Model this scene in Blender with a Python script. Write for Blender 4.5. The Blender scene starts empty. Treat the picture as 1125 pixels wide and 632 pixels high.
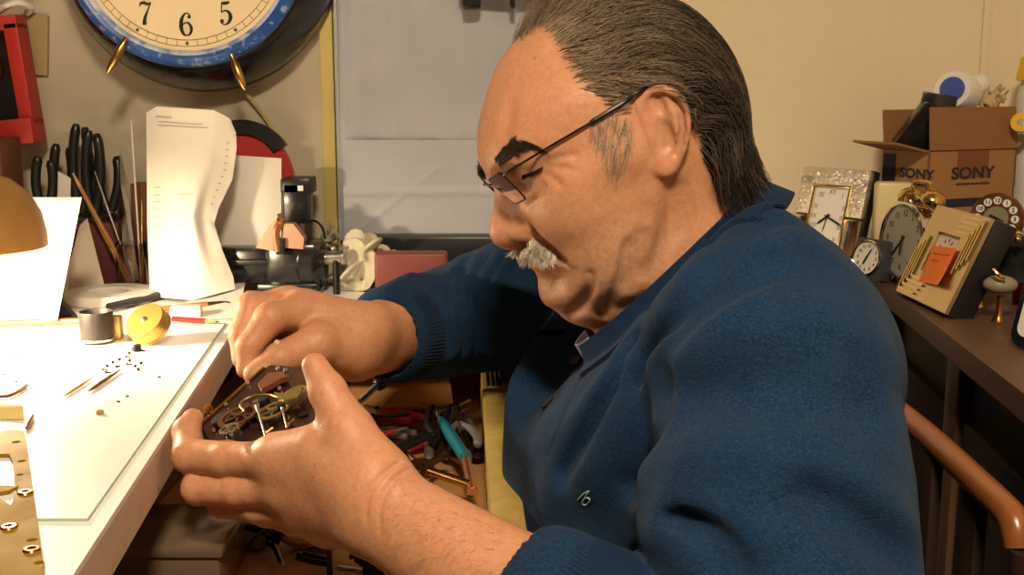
import bpy, bmesh, math, random
import numpy as np
from mathutils import Vector, Matrix, Euler
random.seed(7)
RNG = np.random.default_rng(11)
SC = bpy.context.scene
COL = SC.collection
PI = math.pi

# ------------------------------------------------------------------ viewpoint
FPX, PITCH, CAM = 1250.0, math.radians(10.0), np.array([0.0, 0.0, 1.15])
def ray(px, py):
    x = (px - 562.5) / FPX; y = -(py - 316.0) / FPX
    return np.array([x, math.cos(PITCH) + y * math.sin(PITCH), -math.sin(PITCH) + y * math.cos(PITCH)])
def P(px, py, Y):
    """the place seen at a pixel, at distance Y into the room"""
    d = ray(px, py); return CAM + d * (Y / d[1])
def PZ(px, py, z):
    """the place seen at a pixel on a level surface of height z"""
    d = ray(px, py); return CAM + d * ((z - CAM[2]) / d[2])
def V(a): return Vector((float(a[0]), float(a[1]), float(a[2])))

# ------------------------------------------------------------------ naming
def link(o): COL.objects.link(o); return o
def tag(o, label=None, cat=None, group=None, kind=None):
    if label: o['label'] = label
    if cat: o['category'] = cat
    if group: o['group'] = group
    if kind: o['kind'] = kind
    return o
def empty(name, loc, label, cat, group=None, rot=(0, 0, 0)):
    o = link(bpy.data.objects.new(name, None)); o.empty_display_size = .02
    o.location = V(loc); o.rotation_euler = rot
    return tag(o, label, cat, group)
def adopt(o, parent):
    """parent o (whose shape is given in world space or the parent's own space)"""
    o.parent = parent; return o
def copy_tree(o, parent=None):
    c = o.copy(); COL.objects.link(c)
    if parent is not None: c.parent = parent
    for ch in list(o.children): copy_tree(ch, c)
    return c

# ------------------------------------------------------------------ materials
def mat(name, col, rough=.5, metal=0., var=None, bump=None, spec=.5, attr=None, trans=0., alpha=1., emit=None,
        sss=0., sheen=0., coat=0., ior=1.45, stretch=(1, 1, 1), rvar=0.):
    m = bpy.data.materials.new(name); m.use_nodes = True
    nt = m.node_tree; b = nt.nodes['Principled BSDF']; N = nt.nodes.new; L = nt.links.new
    b.inputs['Roughness'].default_value = rough; b.inputs['Metallic'].default_value = metal
    b.inputs['Specular IOR Level'].default_value = spec; b.inputs['IOR'].default_value = ior
    b.inputs['Base Color'].default_value = (*col, 1)
    if trans: b.inputs['Transmission Weight'].default_value = trans
    if alpha < 1: b.inputs['Alpha'].default_value = alpha
    if coat: b.inputs['Coat Weight'].default_value = coat; b.inputs['Coat Roughness'].default_value = .12
    if sss:
        b.inputs['Subsurface Weight'].default_value = sss
        b.inputs['Subsurface Radius'].default_value = (1, .35, .2); b.inputs['Subsurface Scale'].default_value = .006
    if sheen:
        b.inputs['Sheen Weight'].default_value = sheen; b.inputs['Sheen Roughness'].default_value = .4
        b.inputs['Sheen Tint'].default_value = (.75, .8, .9, 1)
    if emit:
        b.inputs['Emission Color'].default_value = (*emit[0], 1); b.inputs['Emission Strength'].default_value = emit[1]
    tc = N('ShaderNodeTexCoord'); mp = N('ShaderNodeMapping'); mp.inputs['Scale'].default_value = stretch
    L(tc.outputs['Object'], mp.inputs['Vector']); vec = mp.outputs['Vector']
    src = None
    if attr:
        a = N('ShaderNodeAttribute'); a.attribute_name = attr; src = a.outputs['Color']
    for v in (var if isinstance(var, list) else [var] if var else []):
        sc_, amt, c2 = v[:3]; lo, hi = (v[3], v[4]) if len(v) > 4 else (.35, .65)
        t = N('ShaderNodeTexNoise'); t.inputs['Scale'].default_value = sc_; t.inputs['Detail'].default_value = 6
        L(vec, t.inputs['Vector'])
        r = N('ShaderNodeMapRange'); r.inputs['From Min'].default_value = lo; r.inputs['From Max'].default_value = hi
        r.inputs['To Max'].default_value = amt; L(t.outputs['Fac'], r.inputs['Value'])
        x = N('ShaderNodeMix'); x.data_type = 'RGBA'
        L(r.outputs['Result'], x.inputs['Factor'])
        if src is None: x.inputs['A'].default_value = (*col, 1)
        else: L(src, x.inputs['A'])
        x.inputs['B'].default_value = (*c2, 1); src = x.outputs['Result']
    if src is not None: L(src, b.inputs['Base Color'])
    if rvar:
        t = N('ShaderNodeTexNoise'); t.inputs['Scale'].default_value = 40; L(vec, t.inputs['Vector'])
        r = N('ShaderNodeMapRange'); r.inputs['To Min'].default_value = max(0, rough - rvar); r.inputs['To Max'].default_value = rough + rvar
        L(t.outputs['Fac'], r.inputs['Value']); L(r.outputs['Result'], b.inputs['Roughness'])
    prev = None
    for bp in (bump if isinstance(bump, list) else [bump] if bump else []):
        sc_, st, dist = bp[:3]
        t = N('ShaderNodeTexNoise'); t.inputs['Scale'].default_value = sc_; t.inputs['Detail'].default_value = 5
        L(vec, t.inputs['Vector'])
        u = N('ShaderNodeBump'); u.inputs['Strength'].default_value = st; u.inputs['Distance'].default_value = dist
        L(t.outputs['Fac'], u.inputs['Height'])
        if prev is not None: L(prev, u.inputs['Normal'])
        prev = u.outputs['Normal']
    if prev is not None: L(prev, b.inputs['Normal'])
    return m

# ------------------------------------------------------------------ meshes
def np_mesh(name, verts, faces, m=None, smooth=True, parent=None, attrs=None):
    """faces: (n,3) or (n,4) int array"""
    me = bpy.data.meshes.new(name); verts = np.asarray(verts, np.float32); faces = np.asarray(faces, np.int32)
    k = faces.shape[1]
    me.vertices.add(len(verts)); me.vertices.foreach_set('co', verts.ravel())
    me.loops.add(faces.size); me.loops.foreach_set('vertex_index', faces.ravel())
    me.polygons.add(len(faces)); me.polygons.foreach_set('loop_start', np.arange(0, faces.size, k, dtype=np.int32))
    me.update(calc_edges=True); me.validate()
    if smooth: me.polygons.foreach_set('use_smooth', np.ones(len(me.polygons), bool))
    for an, av in (attrs or {}).items():
        a = me.attributes.new(an, 'FLOAT_COLOR', 'POINT')
        c = np.ones((len(verts), 4), np.float32); c[:, :3] = av; a.data.foreach_set('color', c.ravel())
    o = link(bpy.data.objects.new(name, me))
    if m: me.materials.append(m)
    if parent: o.parent = parent
    return o

class MB:
    """collects shapes in one bmesh, then links them as ONE mesh object"""
    def __init__(s): s.bm = bmesh.new(); s.mi = 0
    def _new(s, fs):
        for f in fs: f.material_index = s.mi
    def box(s, c, d, rot=None, bev=0, seg=2):
        r = bmesh.ops.create_cube(s.bm, size=1); vs = r['verts']
        M_ = Matrix.Translation(V(c)) @ (rot.to_matrix().to_4x4() if isinstance(rot, Euler) else (rot.to_4x4() if rot else Matrix())) @ Matrix.Diagonal((d[0], d[1], d[2], 1))
        bmesh.ops.transform(s.bm, matrix=M_, verts=vs)
        fs = list({f for v in vs for f in v.link_faces}); s._new(fs)
        if bev:
            es = list({e for v in vs for e in v.link_edges})
            r = bmesh.ops.bevel(s.bm, geom=es, offset=bev, segments=seg, affect='EDGES', profile=.5)
            s._new(r['faces'])
        return s
    def tube(s, pts, rad, n=10, cap=True, closed=False):
        """round tube along points; rad a number or a list"""
        pts = [V(p) for p in pts]; m_ = len(pts)
        rad = [rad] * m_ if not hasattr(rad, '__len__') else list(rad)
        rings = []; prev = None
        for i, p in enumerate(pts):
            a = pts[(i - 1) % m_] if (closed or i) else p; b = pts[(i + 1) % m_] if (closed or i < m_ - 1) else p
            t = (b - a).normalized()
            if prev is None: x = t.orthogonal().normalized()
            else:
                x = prev - t * prev.dot(t)
                x = x.normalized() if x.length > 1e-9 else t.orthogonal().normalized()
            prev = x; y = t.cross(x)
            rings.append([s.bm.verts.new(p + (x * math.cos(2 * PI * k / n) + y * math.sin(2 * PI * k / n)) * rad[i]) for k in range(n)])
        fs = []
        for i in range(m_ if closed else m_ - 1):
            A, B = rings[i], rings[(i + 1) % m_]
            for k in range(n): fs.append(s.bm.faces.new((A[k], A[(k + 1) % n], B[(k + 1) % n], B[k])))
        if cap and not closed:
            fs.append(s.bm.faces.new(rings[0][::-1])); fs.append(s.bm.faces.new(rings[-1]))
        s._new(fs); return s
    def lathe(s, prof, c=(0, 0, 0), axis=(0, 0, 1), n=40, closed=False):
        """prof: (radius, height) pairs turned round an axis through c"""
        ax = Vector(axis).normalized(); x = ax.orthogonal().normalized(); y = ax.cross(x); c = V(c); rings = []
        for r, h in prof:
            if r < 1e-6: rings.append([s.bm.verts.new(c + ax * h)])
            else: rings.append([s.bm.verts.new(c + ax * h + (x * math.cos(2 * PI * k / n) + y * math.sin(2 * PI * k / n)) * r) for k in range(n)])
        fs = []
        for i in range(len(rings) - (0 if closed else 1)):
            A, B = rings[i], rings[(i + 1) % len(rings)]
            for k in range(n):
                k2 = (k + 1) % n
                if len(A) == 1 and len(B) == 1: continue
                if len(A) == 1: fs.append(s.bm.faces.new((A[0], B[k2], B[k])))
                elif len(B) == 1: fs.append(s.bm.faces.new((A[k], A[k2], B[0])))
                else: fs.append(s.bm.faces.new((A[k], A[k2], B[k2], B[k])))
        s._new(fs); return s
    def prism(s, pts, h, frame=None, bev=0):
        """flat outline (x, y) extruded by h along z of frame (a 4x4 Matrix)"""
        frame = frame or Matrix()
        vs = [s.bm.verts.new(frame @ Vector((p[0], p[1], 0))) for p in pts]
        f = s.bm.faces.new(vs); s._new([f])
        r = bmesh.ops.extrude_face_region(s.bm, geom=[f]); nv = [e for e in r['geom'] if isinstance(e, bmesh.types.BMVert)]
        bmesh.ops.translate(s.bm, vec=(frame.to_3x3() @ Vector((0, 0, 1))) * h, verts=nv)
        allf = list({q for v in vs + nv for q in v.link_faces}); s._new(allf)
        if bev:
            es = [e for e in {e for v in nv for e in v.link_edges} if all(v in nv for v in e.verts)]
            r = bmesh.ops.bevel(s.bm, geom=es, offset=bev, segments=2, affect='EDGES'); s._new(r['faces'])
        return s
    def ball(s, c, r, sub=3, rot=None):
        q = bmesh.ops.create_icosphere(s.bm, subdivisions=sub, radius=1)
        r = (r, r, r) if not hasattr(r, '__len__') else r
        bmesh.ops.transform(s.bm, matrix=Matrix.Translation(V(c)) @ (rot.to_matrix().to_4x4() if rot else Matrix()) @ Matrix.Diagonal((*r, 1)), verts=q['verts'])
        s._new({f for v in q['verts'] for f in v.link_faces}); return s
    def grid(s, fn, nu, nv, thick=0):
        """sheet fn(u, v) -> point, optionally given thickness"""
        vs = [[s.bm.verts.new(V(fn(i / nu, j / nv))) for j in range(nv + 1)] for i in range(nu + 1)]
        fs = [s.bm.faces.new((vs[i][j], vs[i + 1][j], vs[i + 1][j + 1], vs[i][j + 1])) for i in range(nu) for j in range(nv)]
        s._new(fs)
        if thick:
            bmesh.ops.recalc_face_normals(s.bm, faces=fs)
            r = bmesh.ops.solidify(s.bm, geom=fs, thickness=thick); s._new([g for g in r['geom'] if isinstance(g, bmesh.types.BMFace)])
        return s
    def add_mesh(s, me, M_):
        n0 = len(s.bm.verts); s.bm.from_mesh(me); s.bm.verts.ensure_lookup_table()
        vs = s.bm.verts[n0:]; bmesh.ops.transform(s.bm, matrix=M_, verts=vs)
        s._new({f for v in vs for f in v.link_faces}); return s
    def build(s, name, m=None, parent=None, smooth=40, frame=None):
        bmesh.ops.recalc_face_normals(s.bm, faces=s.bm.faces)
        me = bpy.data.meshes.new(name)
        if frame is not None: bmesh.ops.transform(s.bm, matrix=frame, verts=s.bm.verts)
        if smooth:
            for f in s.bm.faces: f.smooth = True
            for e in s.bm.edges:
                if len(e.link_faces) == 2 and e.calc_face_angle(0) > math.radians(smooth): e.smooth = False
        s.bm.to_mesh(me); s.bm.free()
        o = link(bpy.data.objects.new(name, me))
        for q in (m if isinstance(m, (list, tuple)) else [m]):
            if q: me.materials.append(q)
        if parent: o.parent = parent
        return o

_txt = {}
def text_mesh(body, size=1.0, depth=.0, align='CENTER', bold=0.0, sx=1.0):
    """lettering as a mesh (built in font)"""
    k = (body, size, depth, align, bold, sx)
    if k not in _txt:
        cu = bpy.data.curves.new('lettering', 'FONT'); cu.body = body; cu.size = size; cu.extrude = depth; cu.offset = bold
        cu.align_x = align; cu.align_y = 'CENTER'; cu.resolution_u = 4
        o = bpy.data.objects.new('lettering', cu); COL.objects.link(o)
        dg = bpy.context.evaluated_depsgraph_get(); me = bpy.data.meshes.new_from_object(o.evaluated_get(dg))
        bpy.data.objects.remove(o); bpy.data.curves.remove(cu)
        if sx != 1:
            for v in me.vertices: v.co.x *= sx
        _txt[k] = me
    return _txt[k]
def frame_of(o, x, y=None, z=None):
    """4x4 frame at o; x and either y-ish or z given"""
    x = V(x).normalized()
    if z is not None: z = V(z); z = (z - x * z.dot(x)).normalized(); y = z.cross(x)
    else: y = V(y); y = (y - x * y.dot(x)).normalized(); z = x.cross(y)
    M_ = Matrix((x, y, z)).transposed().to_4x4(); M_.translation = V(o); return M_
def catmull(pts, n=6, closed=False):
    p = [np.asarray(q, float) for q in pts]; out = []; m_ = len(p)
    for i in range(m_ if closed else m_ - 1):
        a, b, c, d = (p[(i - 1) % m_] if (closed or i) else p[0]), p[i], p[(i + 1) % m_], (p[(i + 2) % m_] if (closed or i < m_ - 2) else p[-1])
        for k in range(n):
            t = k / n
            out.append(.5 * ((2 * b) + (-a + c) * t + (2 * a - 5 * b + 4 * c - d) * t * t + (-a + 3 * b - 3 * c + d) * t ** 3))
    if not closed: out.append(p[-1])
    return out

# ------------------------------------------------------------------ smooth solids from distance fields
def smin(a, b, k):
    if k <= 0: return np.minimum(a, b)
    h = np.clip(.5 + .5 * (b - a) / k, 0, 1); return b + (a - b) * h - k * h * (1 - h)
def smax(a, b, k): return -smin(-a, -b, k)
class Ell:
    def __init__(s, c, r, R=None):
        s.c = np.asarray(c, float); s.r = np.asarray(r, float); s.R = R
        m_ = s.r.max() if R is not None else s.r; s.lo, s.hi = s.c - m_, s.c + m_
    def __call__(s, X):
        p = X - s.c
        if s.R is not None: p = p @ s.R
        k0 = np.sqrt(((p / s.r) ** 2).sum(1)); k1 = np.sqrt(((p / s.r ** 2) ** 2).sum(1))
        return k0 * (k0 - 1) / np.maximum(k1, 1e-9)
class Chain:
    """tube along points with a radius at each"""
    def __init__(s, pts, rad):
        s.p = [np.asarray(q, float) for q in pts]; s.r = [rad] * len(pts) if not hasattr(rad, '__len__') else rad
        s.lo = np.min([q - r for q, r in zip(s.p, s.r)], 0); s.hi = np.max([q + r for q, r in zip(s.p, s.r)], 0)
    def __call__(s, X):
        d = np.full(len(X), 9.)
        for a, b, ra, rb in zip(s.p[:-1], s.p[1:], s.r[:-1], s.r[1:]):
            ab = b - a; t = np.clip(((X - a) @ ab) / max(ab @ ab, 1e-12), 0, 1)
            q = X - a - t[:, None] * ab
            d = np.minimum(d, np.sqrt((q * q).sum(1)) - (ra + (rb - ra) * t))
        return d
class Fn:
    def __init__(s, f, lo, hi): s.f = f; s.lo = np.asarray(lo, float); s.hi = np.asarray(hi, float)
    def __call__(s, X): return s.f(X)
class Field:
    def __init__(s): s.ops = []; s.lo = np.full(3, 9.); s.hi = np.full(3, -9.)
    def add(s, prim, k=.0):
        s.ops.append(('a', prim, k)); s.lo = np.minimum(s.lo, prim.lo - k); s.hi = np.maximum(s.hi, prim.hi + k); return s
    def sub(s, prim, k=.0): s.ops.append(('s', prim, k)); return s
    def __call__(s, X):
        d = np.full(len(X), .5); pad0 = .035
        if not len(X): return d
        for op, pr, k in s.ops:
            pad = pad0 + k
            m_ = np.all((X > pr.lo - pad) & (X < pr.hi + pad), axis=1)
            if not m_.any(): continue
            full = m_.all(); Y = X if full else X[m_]; v = pr(Y); cur = d if full else d[m_]
            r = smin(cur, v, k) if op == 'a' else smax(cur, -v, k)
            if full: d = r
            else: d[m_] = r
        return d
class Framed:
    """a field written in a local frame (rows of B = axes), optionally mirrored in the second axis"""
    def __init__(s, f, O, B, mirror=False):
        s.f, s.O, s.B, s.mir = f, np.asarray(O, float), np.asarray(B, float), mirror
        lo, hi = f.lo.copy(), f.hi.copy()
        if mirror: m_ = max(abs(lo[1]), abs(hi[1])); lo[1], hi[1] = -m_, m_
        cs = np.array([[x, y, z] for x in (lo[0], hi[0]) for y in (lo[1], hi[1]) for z in (lo[2], hi[2])]) @ s.B + s.O
        s.lo, s.hi = cs.min(0), cs.max(0)
    def loc(s, X):
        q = (X - s.O) @ s.B.T
        if s.mir: q[:, 1] = np.abs(q[:, 1])
        return q
    def __call__(s, X): return s.f(s.loc(X))
def grad(f, X, e=6e-4):
    g = np.empty_like(X)
    for i in range(3):
        D = np.zeros(3); D[i] = e; g[:, i] = (f(X + D) - f(X - D)) / (2 * e)
    return g
def nrm(a): return a / np.maximum(np.linalg.norm(a, axis=-1, keepdims=True), 1e-12)
def project(f, X, off=0., it=4):
    X = X.copy()
    for _ in range(it):
        g = grad(f, X); X -= ((f(X) - off) / np.maximum((g * g).sum(1), .05))[:, None] * g
    return X
def hit(f, px, py, y0=.45, y1=1.4, n=500):
    d = ray(px, py); Y = np.linspace(y0, y1, n); X = CAM + d * (Y / d[1])[:, None]; v = f(X)
    i = np.argmax(v < 0)
    if v[i] >= 0: return None
    a = X[max(i - 1, 0)]; b = X[i]
    for _ in range(12):
        m_ = (a + b) / 2
        if f(m_[None])[0] < 0: b = m_
        else: a = m_
    return b
def surface(f, h, lo=None, hi=None, B=8, slack=1.7, relax=2):
    """sparse surface nets; returns verts, quads"""
    lo = np.asarray(f.lo if lo is None else lo, float) - 2 * h; hi = np.asarray(f.hi if hi is None else hi, float) + 2 * h
    nb = np.ceil((hi - lo) / (B * h)).astype(int)
    I = np.stack(np.meshgrid(*[np.arange(n) for n in nb], indexing='ij'), -1).reshape(-1, 3)
    c = lo + (I + .5) * B * h; v = np.concatenate([f(c[i:i + 60000]) for i in range(0, len(c), 60000)])
    I = I[np.abs(v) < .87 * B * h * slack]
    K = (nb.max() + 2) * B + 4
    key = lambda g: (g[..., 0].astype(np.int64) * K + g[..., 1]) * K + g[..., 2]
    G = np.stack(np.meshgrid(*[np.arange(B + 1)] * 3, indexing='ij'), -1)
    co = [(x, y, z) for x in (0, 1) for y in (0, 1) for z in (0, 1)]
    vk, vp, edges = [], [], [[], [], []]
    for s0 in range(0, len(I), 300):
        J = I[s0:s0 + 300]; g = J[:, None, None, None, :] * B + G[None]
        val = f(lo + g.reshape(-1, 3) * h).reshape(g.shape[:4]); ins = val < 0
        cnt = sum(ins[:, x:x + B, y:y + B, z:z + B].astype(int) for x, y, z in co)
        w = np.argwhere((cnt > 0) & (cnt < 8))
        if len(w):
            acc = np.zeros((len(w), 3)); num = np.zeros(len(w))
            cv = np.stack([val[w[:, 0], w[:, 1] + x, w[:, 2] + y, w[:, 3] + z] for x, y, z in co], 1)
            for a in range(8):
                for b in range(a + 1, 8):
                    if sum(abs(co[a][q] - co[b][q]) for q in range(3)) != 1: continue
                    m_ = (cv[:, a] < 0) != (cv[:, b] < 0)
                    if not m_.any(): continue
                    t = cv[m_, a] / (cv[m_, a] - cv[m_, b])
                    acc[m_] += np.array(co[a]) + t[:, None] * (np.array(co[b]) - np.array(co[a])); num[m_] += 1
            gi = g[w[:, 0], w[:, 1], w[:, 2], w[:, 3]]
            vk.append(key(gi)); vp.append(lo + (gi + acc / num[:, None]) * h)
        for ax in range(3):
            sl0 = [slice(None)] + [slice(0, B)] * 3; sl1 = list(sl0); sl1[ax + 1] = slice(1, B + 1)
            A_, B_ = ins[tuple(sl0)], ins[tuple(sl1)]; q = np.argwhere(A_ != B_)
            if len(q): edges[ax].append(np.concatenate([g[q[:, 0], q[:, 1], q[:, 2], q[:, 3]], A_[tuple(q.T)][:, None]], 1))
    vk = np.concatenate(vk); vp = np.concatenate(vp); o = np.argsort(vk); vk, vp = vk[o], vp[o]
    Fc = []
    for ax in range(3):
        if not edges[ax]: continue
        E = np.concatenate(edges[ax]); g, sgn = E[:, :3], E[:, 3].astype(bool)
        u, w = (ax + 1) % 3, (ax + 2) % 3; q = []
        for du, dw in ((0, 0), (-1, 0), (-1, -1), (0, -1)):
            gg = g.copy(); gg[:, u] += du; gg[:, w] += dw; q.append(key(gg))
        q = np.stack(q, 1); ix = np.clip(np.searchsorted(vk, q), 0, len(vk) - 1); ok = (vk[ix] == q).all(1)
        ix, sg = ix[ok], sgn[ok]; ix[~sg] = ix[~sg][:, ::-1]; Fc.append(ix)
    Fc = np.concatenate(Fc)
    for _ in range(relax):
        s = np.zeros_like(vp); n = np.zeros(len(vp))
        for a, b in ((0, 1), (1, 2), (2, 3), (3, 0)):
            np.add.at(s, Fc[:, a], vp[Fc[:, b]]); np.add.at(n, Fc[:, a], 1)
        vp = vp + .5 * (s / np.maximum(n, 1)[:, None] - vp)
    return vp, Fc
def strands(paths, rad, cols, name, m, parent=None, sides=3):
    """hairs: paths (n, k, 3), rad (n,) or (n, k) thickness, cols (n, 3); one tapered tube each, in ONE mesh"""
    n, k, _ = paths.shape; rad = np.asarray(rad, float)
    if rad.ndim == 1: rad = rad[:, None] * np.linspace(1, .35, k)[None]
    t = nrm(np.gradient(paths, axis=1)); ref = np.array([.31, .42, .85]); x = nrm(np.cross(t, ref)); y = np.cross(t, x)
    ang = 2 * PI * np.arange(sides) / sides
    v = paths[:, :, None, :] + rad[:, :, None, None] * (x[:, :, None] * np.cos(ang)[None, None, :, None] + y[:, :, None] * np.sin(ang)[None, None, :, None])
    idx = np.arange(n * k * sides).reshape(n, k, sides); nx = np.roll(idx, -1, 2)
    f = np.stack([idx[:, :-1], nx[:, :-1], nx[:, 1:], idx[:, 1:]], -1).reshape(-1, 4)
    c = np.repeat(cols, k * sides, 0)
    return np_mesh(name, v.reshape(-1, 3), f, m, True, parent, {'tint': c})
# ================================================================== MATERIALS
M_wall = mat('painted_wall', (.78, .66, .47), .85, var=[(3, .30, (.72, .60, .41)), (25, .2, (.81, .70, .52)), (2.2, .4, (.66, .54, .37), .58, .7)], bump=[(60, .25, .004), (400, .2, .001)])
M_ceil = mat('ceiling_paint', (.42, .37, .31), .9)
M_panel = mat('dark_wall_panelling', (.16, .10, .06), .6, var=(8, .5, (.10, .06, .035)), stretch=(5, 5, .6))
M_floor = mat('brown_floor', (.12, .08, .05), .6, var=(6, .6, (.07, .05, .03)))
M_white = mat('white_paint', (.75, .73, .68), .5)
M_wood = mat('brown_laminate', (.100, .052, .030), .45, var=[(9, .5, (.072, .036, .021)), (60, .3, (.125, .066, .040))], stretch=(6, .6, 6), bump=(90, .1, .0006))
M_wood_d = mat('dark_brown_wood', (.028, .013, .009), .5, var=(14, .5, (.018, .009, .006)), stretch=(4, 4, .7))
M_rail = mat('varnished_chair_wood', (.30, .10, .028), .32, var=(12, .6, (.17, .055, .015)), stretch=(5, .6, 5), coat=.3)
M_benchtop = mat('white_bench_top', (.86, .85, .82), .5, var=(12, .2, (.72, .68, .6)))
M_edge = mat('worn_pale_bench_edge', (.66, .50, .40), .6, var=[(7, .5, (.54, .38, .28)), (40, .5, (.72, .58, .48)), (18, .9, (.10, .06, .04), .66, .72)], stretch=(1, 1, 1))
M_mat = mat('white_bench_mat', (.88, .88, .86), .35, var=(30, .15, (.74, .74, .68)))
M_matedge = mat('green_mat_edge', (.34, .48, .36), .4)
M_olive = mat('yellow_painted_wood', (.42, .30, .075), .55, var=[(9, .6, (.30, .20, .05)), (60, .5, (.50, .38, .12)), (30, .9, (.06, .04, .02), .68, .72)], bump=(80, .25, .001))
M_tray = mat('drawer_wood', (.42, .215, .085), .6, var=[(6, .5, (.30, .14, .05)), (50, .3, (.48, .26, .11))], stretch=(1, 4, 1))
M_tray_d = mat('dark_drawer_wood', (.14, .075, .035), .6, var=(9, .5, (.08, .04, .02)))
M_black = mat('black_plastic', (.010, .010, .011), .35)
M_blackm = mat('black_enamel', (.012, .012, .013), .25, coat=.3, rvar=.1)
M_iron = mat('dark_iron', (.035, .034, .035), .4, .8, rvar=.15)
M_steel = mat('steel', (.55, .54, .52), .28, 1., rvar=.12)
M_chrome = mat('chrome', (.78, .77, .75), .10, 1.)
M_brass = mat('brass', (.62, .40, .13), .25, 1., var=(40, .4, (.45, .27, .08)), rvar=.1)
M_brass_w = mat('worn_brass', (.52, .36, .12), .38, .9, var=[(18, .6, (.36, .24, .07)), (120, .4, (.60, .44, .17))], rvar=.15)
M_brass_d = mat('tarnished_brass', (.26, .105, .040), .30, .9, var=[(30, .6, (.13, .05, .02)), (120, .3, (.40, .2, .08))], rvar=.12)
M_copper = mat('copper', (.62, .30, .17), .35, .9)
M_gold = mat('gilt', (.75, .52, .20), .2, 1.)
M_paper = mat('white_paper', (.80, .77, .70), .8, var=(9, .2, (.74, .68, .58)), bump=(14, .15, .004))
M_ink = mat('grey_ink', (.34, .30, .28), .8)
M_inkd = mat('black_ink', (.012, .011, .010), .6)
M_red = mat('red_plastic', (.45, .025, .022), .4)
M_redp = mat('red_paint', (.42, .022, .016), .45, var=(12, .3, (.30, .015, .012)))
M_maroon = mat('maroon_card', (.10, .018, .018), .6)
M_teal = mat('teal_plastic', (.008, .14, .21), .3)
M_grey = mat('grey_rubber', (.16, .16, .17), .5)
M_glass = mat('clear_glass', (.95, .93, .92), .03, trans=1., ior=1.45)
M_card = mat('brown_cardboard', (.36, .185, .070), .8, var=(20, .25, (.30, .145, .055)), bump=(150, .1, .0008))
M_card_in = mat('cardboard_inside', (.27, .125, .045), .85, var=(20, .25, (.22, .10, .035)))
M_navy = mat('navy_print', (.018, .020, .050), .7)
M_tan = mat('tan_card', (.38, .27, .14), .8)
M_cream = mat('cream_plastic', (.66, .56, .28), .4)
M_dialc = mat('cream_dial', (.80, .68, .44), .5, var=[(5, .35, (.70, .55, .30)), (30, .2, (.84, .74, .52))])
M_dialw = mat('white_dial', (.78, .74, .66), .5)
M_dialg = mat('aged_grey_dial', (.33, .31, .24), .5, var=(30, .3, (.26, .24, .18)))

# ================================================================== THE ROOM
def struct(name, bm_or, m):
    o = bm_or.build(name, m); o['kind'] = 'structure'; return o
XL, XR, YN, YB, ZC = -1.35, .80, -1.7, 1.50, 2.45
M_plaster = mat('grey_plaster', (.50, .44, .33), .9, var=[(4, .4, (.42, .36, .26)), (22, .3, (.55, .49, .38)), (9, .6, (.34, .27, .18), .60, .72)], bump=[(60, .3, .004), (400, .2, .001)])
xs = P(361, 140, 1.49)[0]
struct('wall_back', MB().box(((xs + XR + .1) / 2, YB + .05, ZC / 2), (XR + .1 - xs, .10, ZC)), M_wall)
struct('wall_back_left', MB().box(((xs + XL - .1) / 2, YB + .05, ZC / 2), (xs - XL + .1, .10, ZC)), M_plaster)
struct('wall_right', MB().box((XR + .05, (YN + YB) / 2, ZC / 2), (.10, YB - YN, ZC)), M_wall)
struct('wall_left', MB().box((XL - .05, (YN + YB) / 2, ZC / 2), (.10, YB - YN, ZC)), M_panel)
struct('wall_front', MB().box(((XL + XR) / 2, YN - .05, ZC / 2), (XR - XL + .2, .10, ZC)), M_panel)
struct('floor', MB().box(((XL + XR) / 2, (YN + YB) / 2, -.05), (XR - XL + .2, YB - YN + .2, .10)), M_floor)
struct('ceiling', MB().box(((XL + XR) / 2, (YN + YB) / 2, ZC + .05), (XR - XL + .2, YB - YN + .2, .10)), M_ceil)
M_lath = mat('yellowed_lath', (.58, .47, .16), .6, var=(8, .4, (.48, .38, .12)))
xs = P(361, 140, 1.49)[0]
struct('trim_1', MB().box((xs, YB - .006, 1.30), (.0165, .012, .78), bev=.001), M_lath)
struct('trim_2', MB().box((P(1086, 40, 1.49)[0], YB - .003, 1.5), (.012, .006, 1.6), bev=.002), M_wall)

# ---- ceiling lamp that lights the room
lamp_c = np.array([.02, -.20, 2.20])
cl_ = empty('ceiling_lamp', lamp_c, 'round opal glass pendant lamp lighting the workshop from above', 'ceiling lamp')
b = MB(); b.lathe([(0, 0), (.09, 0), (.095, -.012), (.085, -.025), (0, -.025)], n=40); b.build('mount', M_white, cl_)
b = MB(); b.tube([(0, 0, 0), (0, 0, ZC - 2.20 - .02)], .006, 12); b.lathe([(0, ZC - 2.20 - .001), (.05, ZC - 2.20 - .001), (.045, ZC - 2.20 - .022), (0, ZC - 2.20 - .026)], n=28); b.build('rod', M_white, cl_)
b = MB(); b.lathe([(.09, -.026), (.15, -.045), (.165, -.075), (.14, -.105), (.08, -.122), (0, -.128)], n=48)
b.build('shade', mat('lit_opal_glass', (.9, .85, .75), .4, emit=((1, .72, .42), 3.)), cl_)
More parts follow.
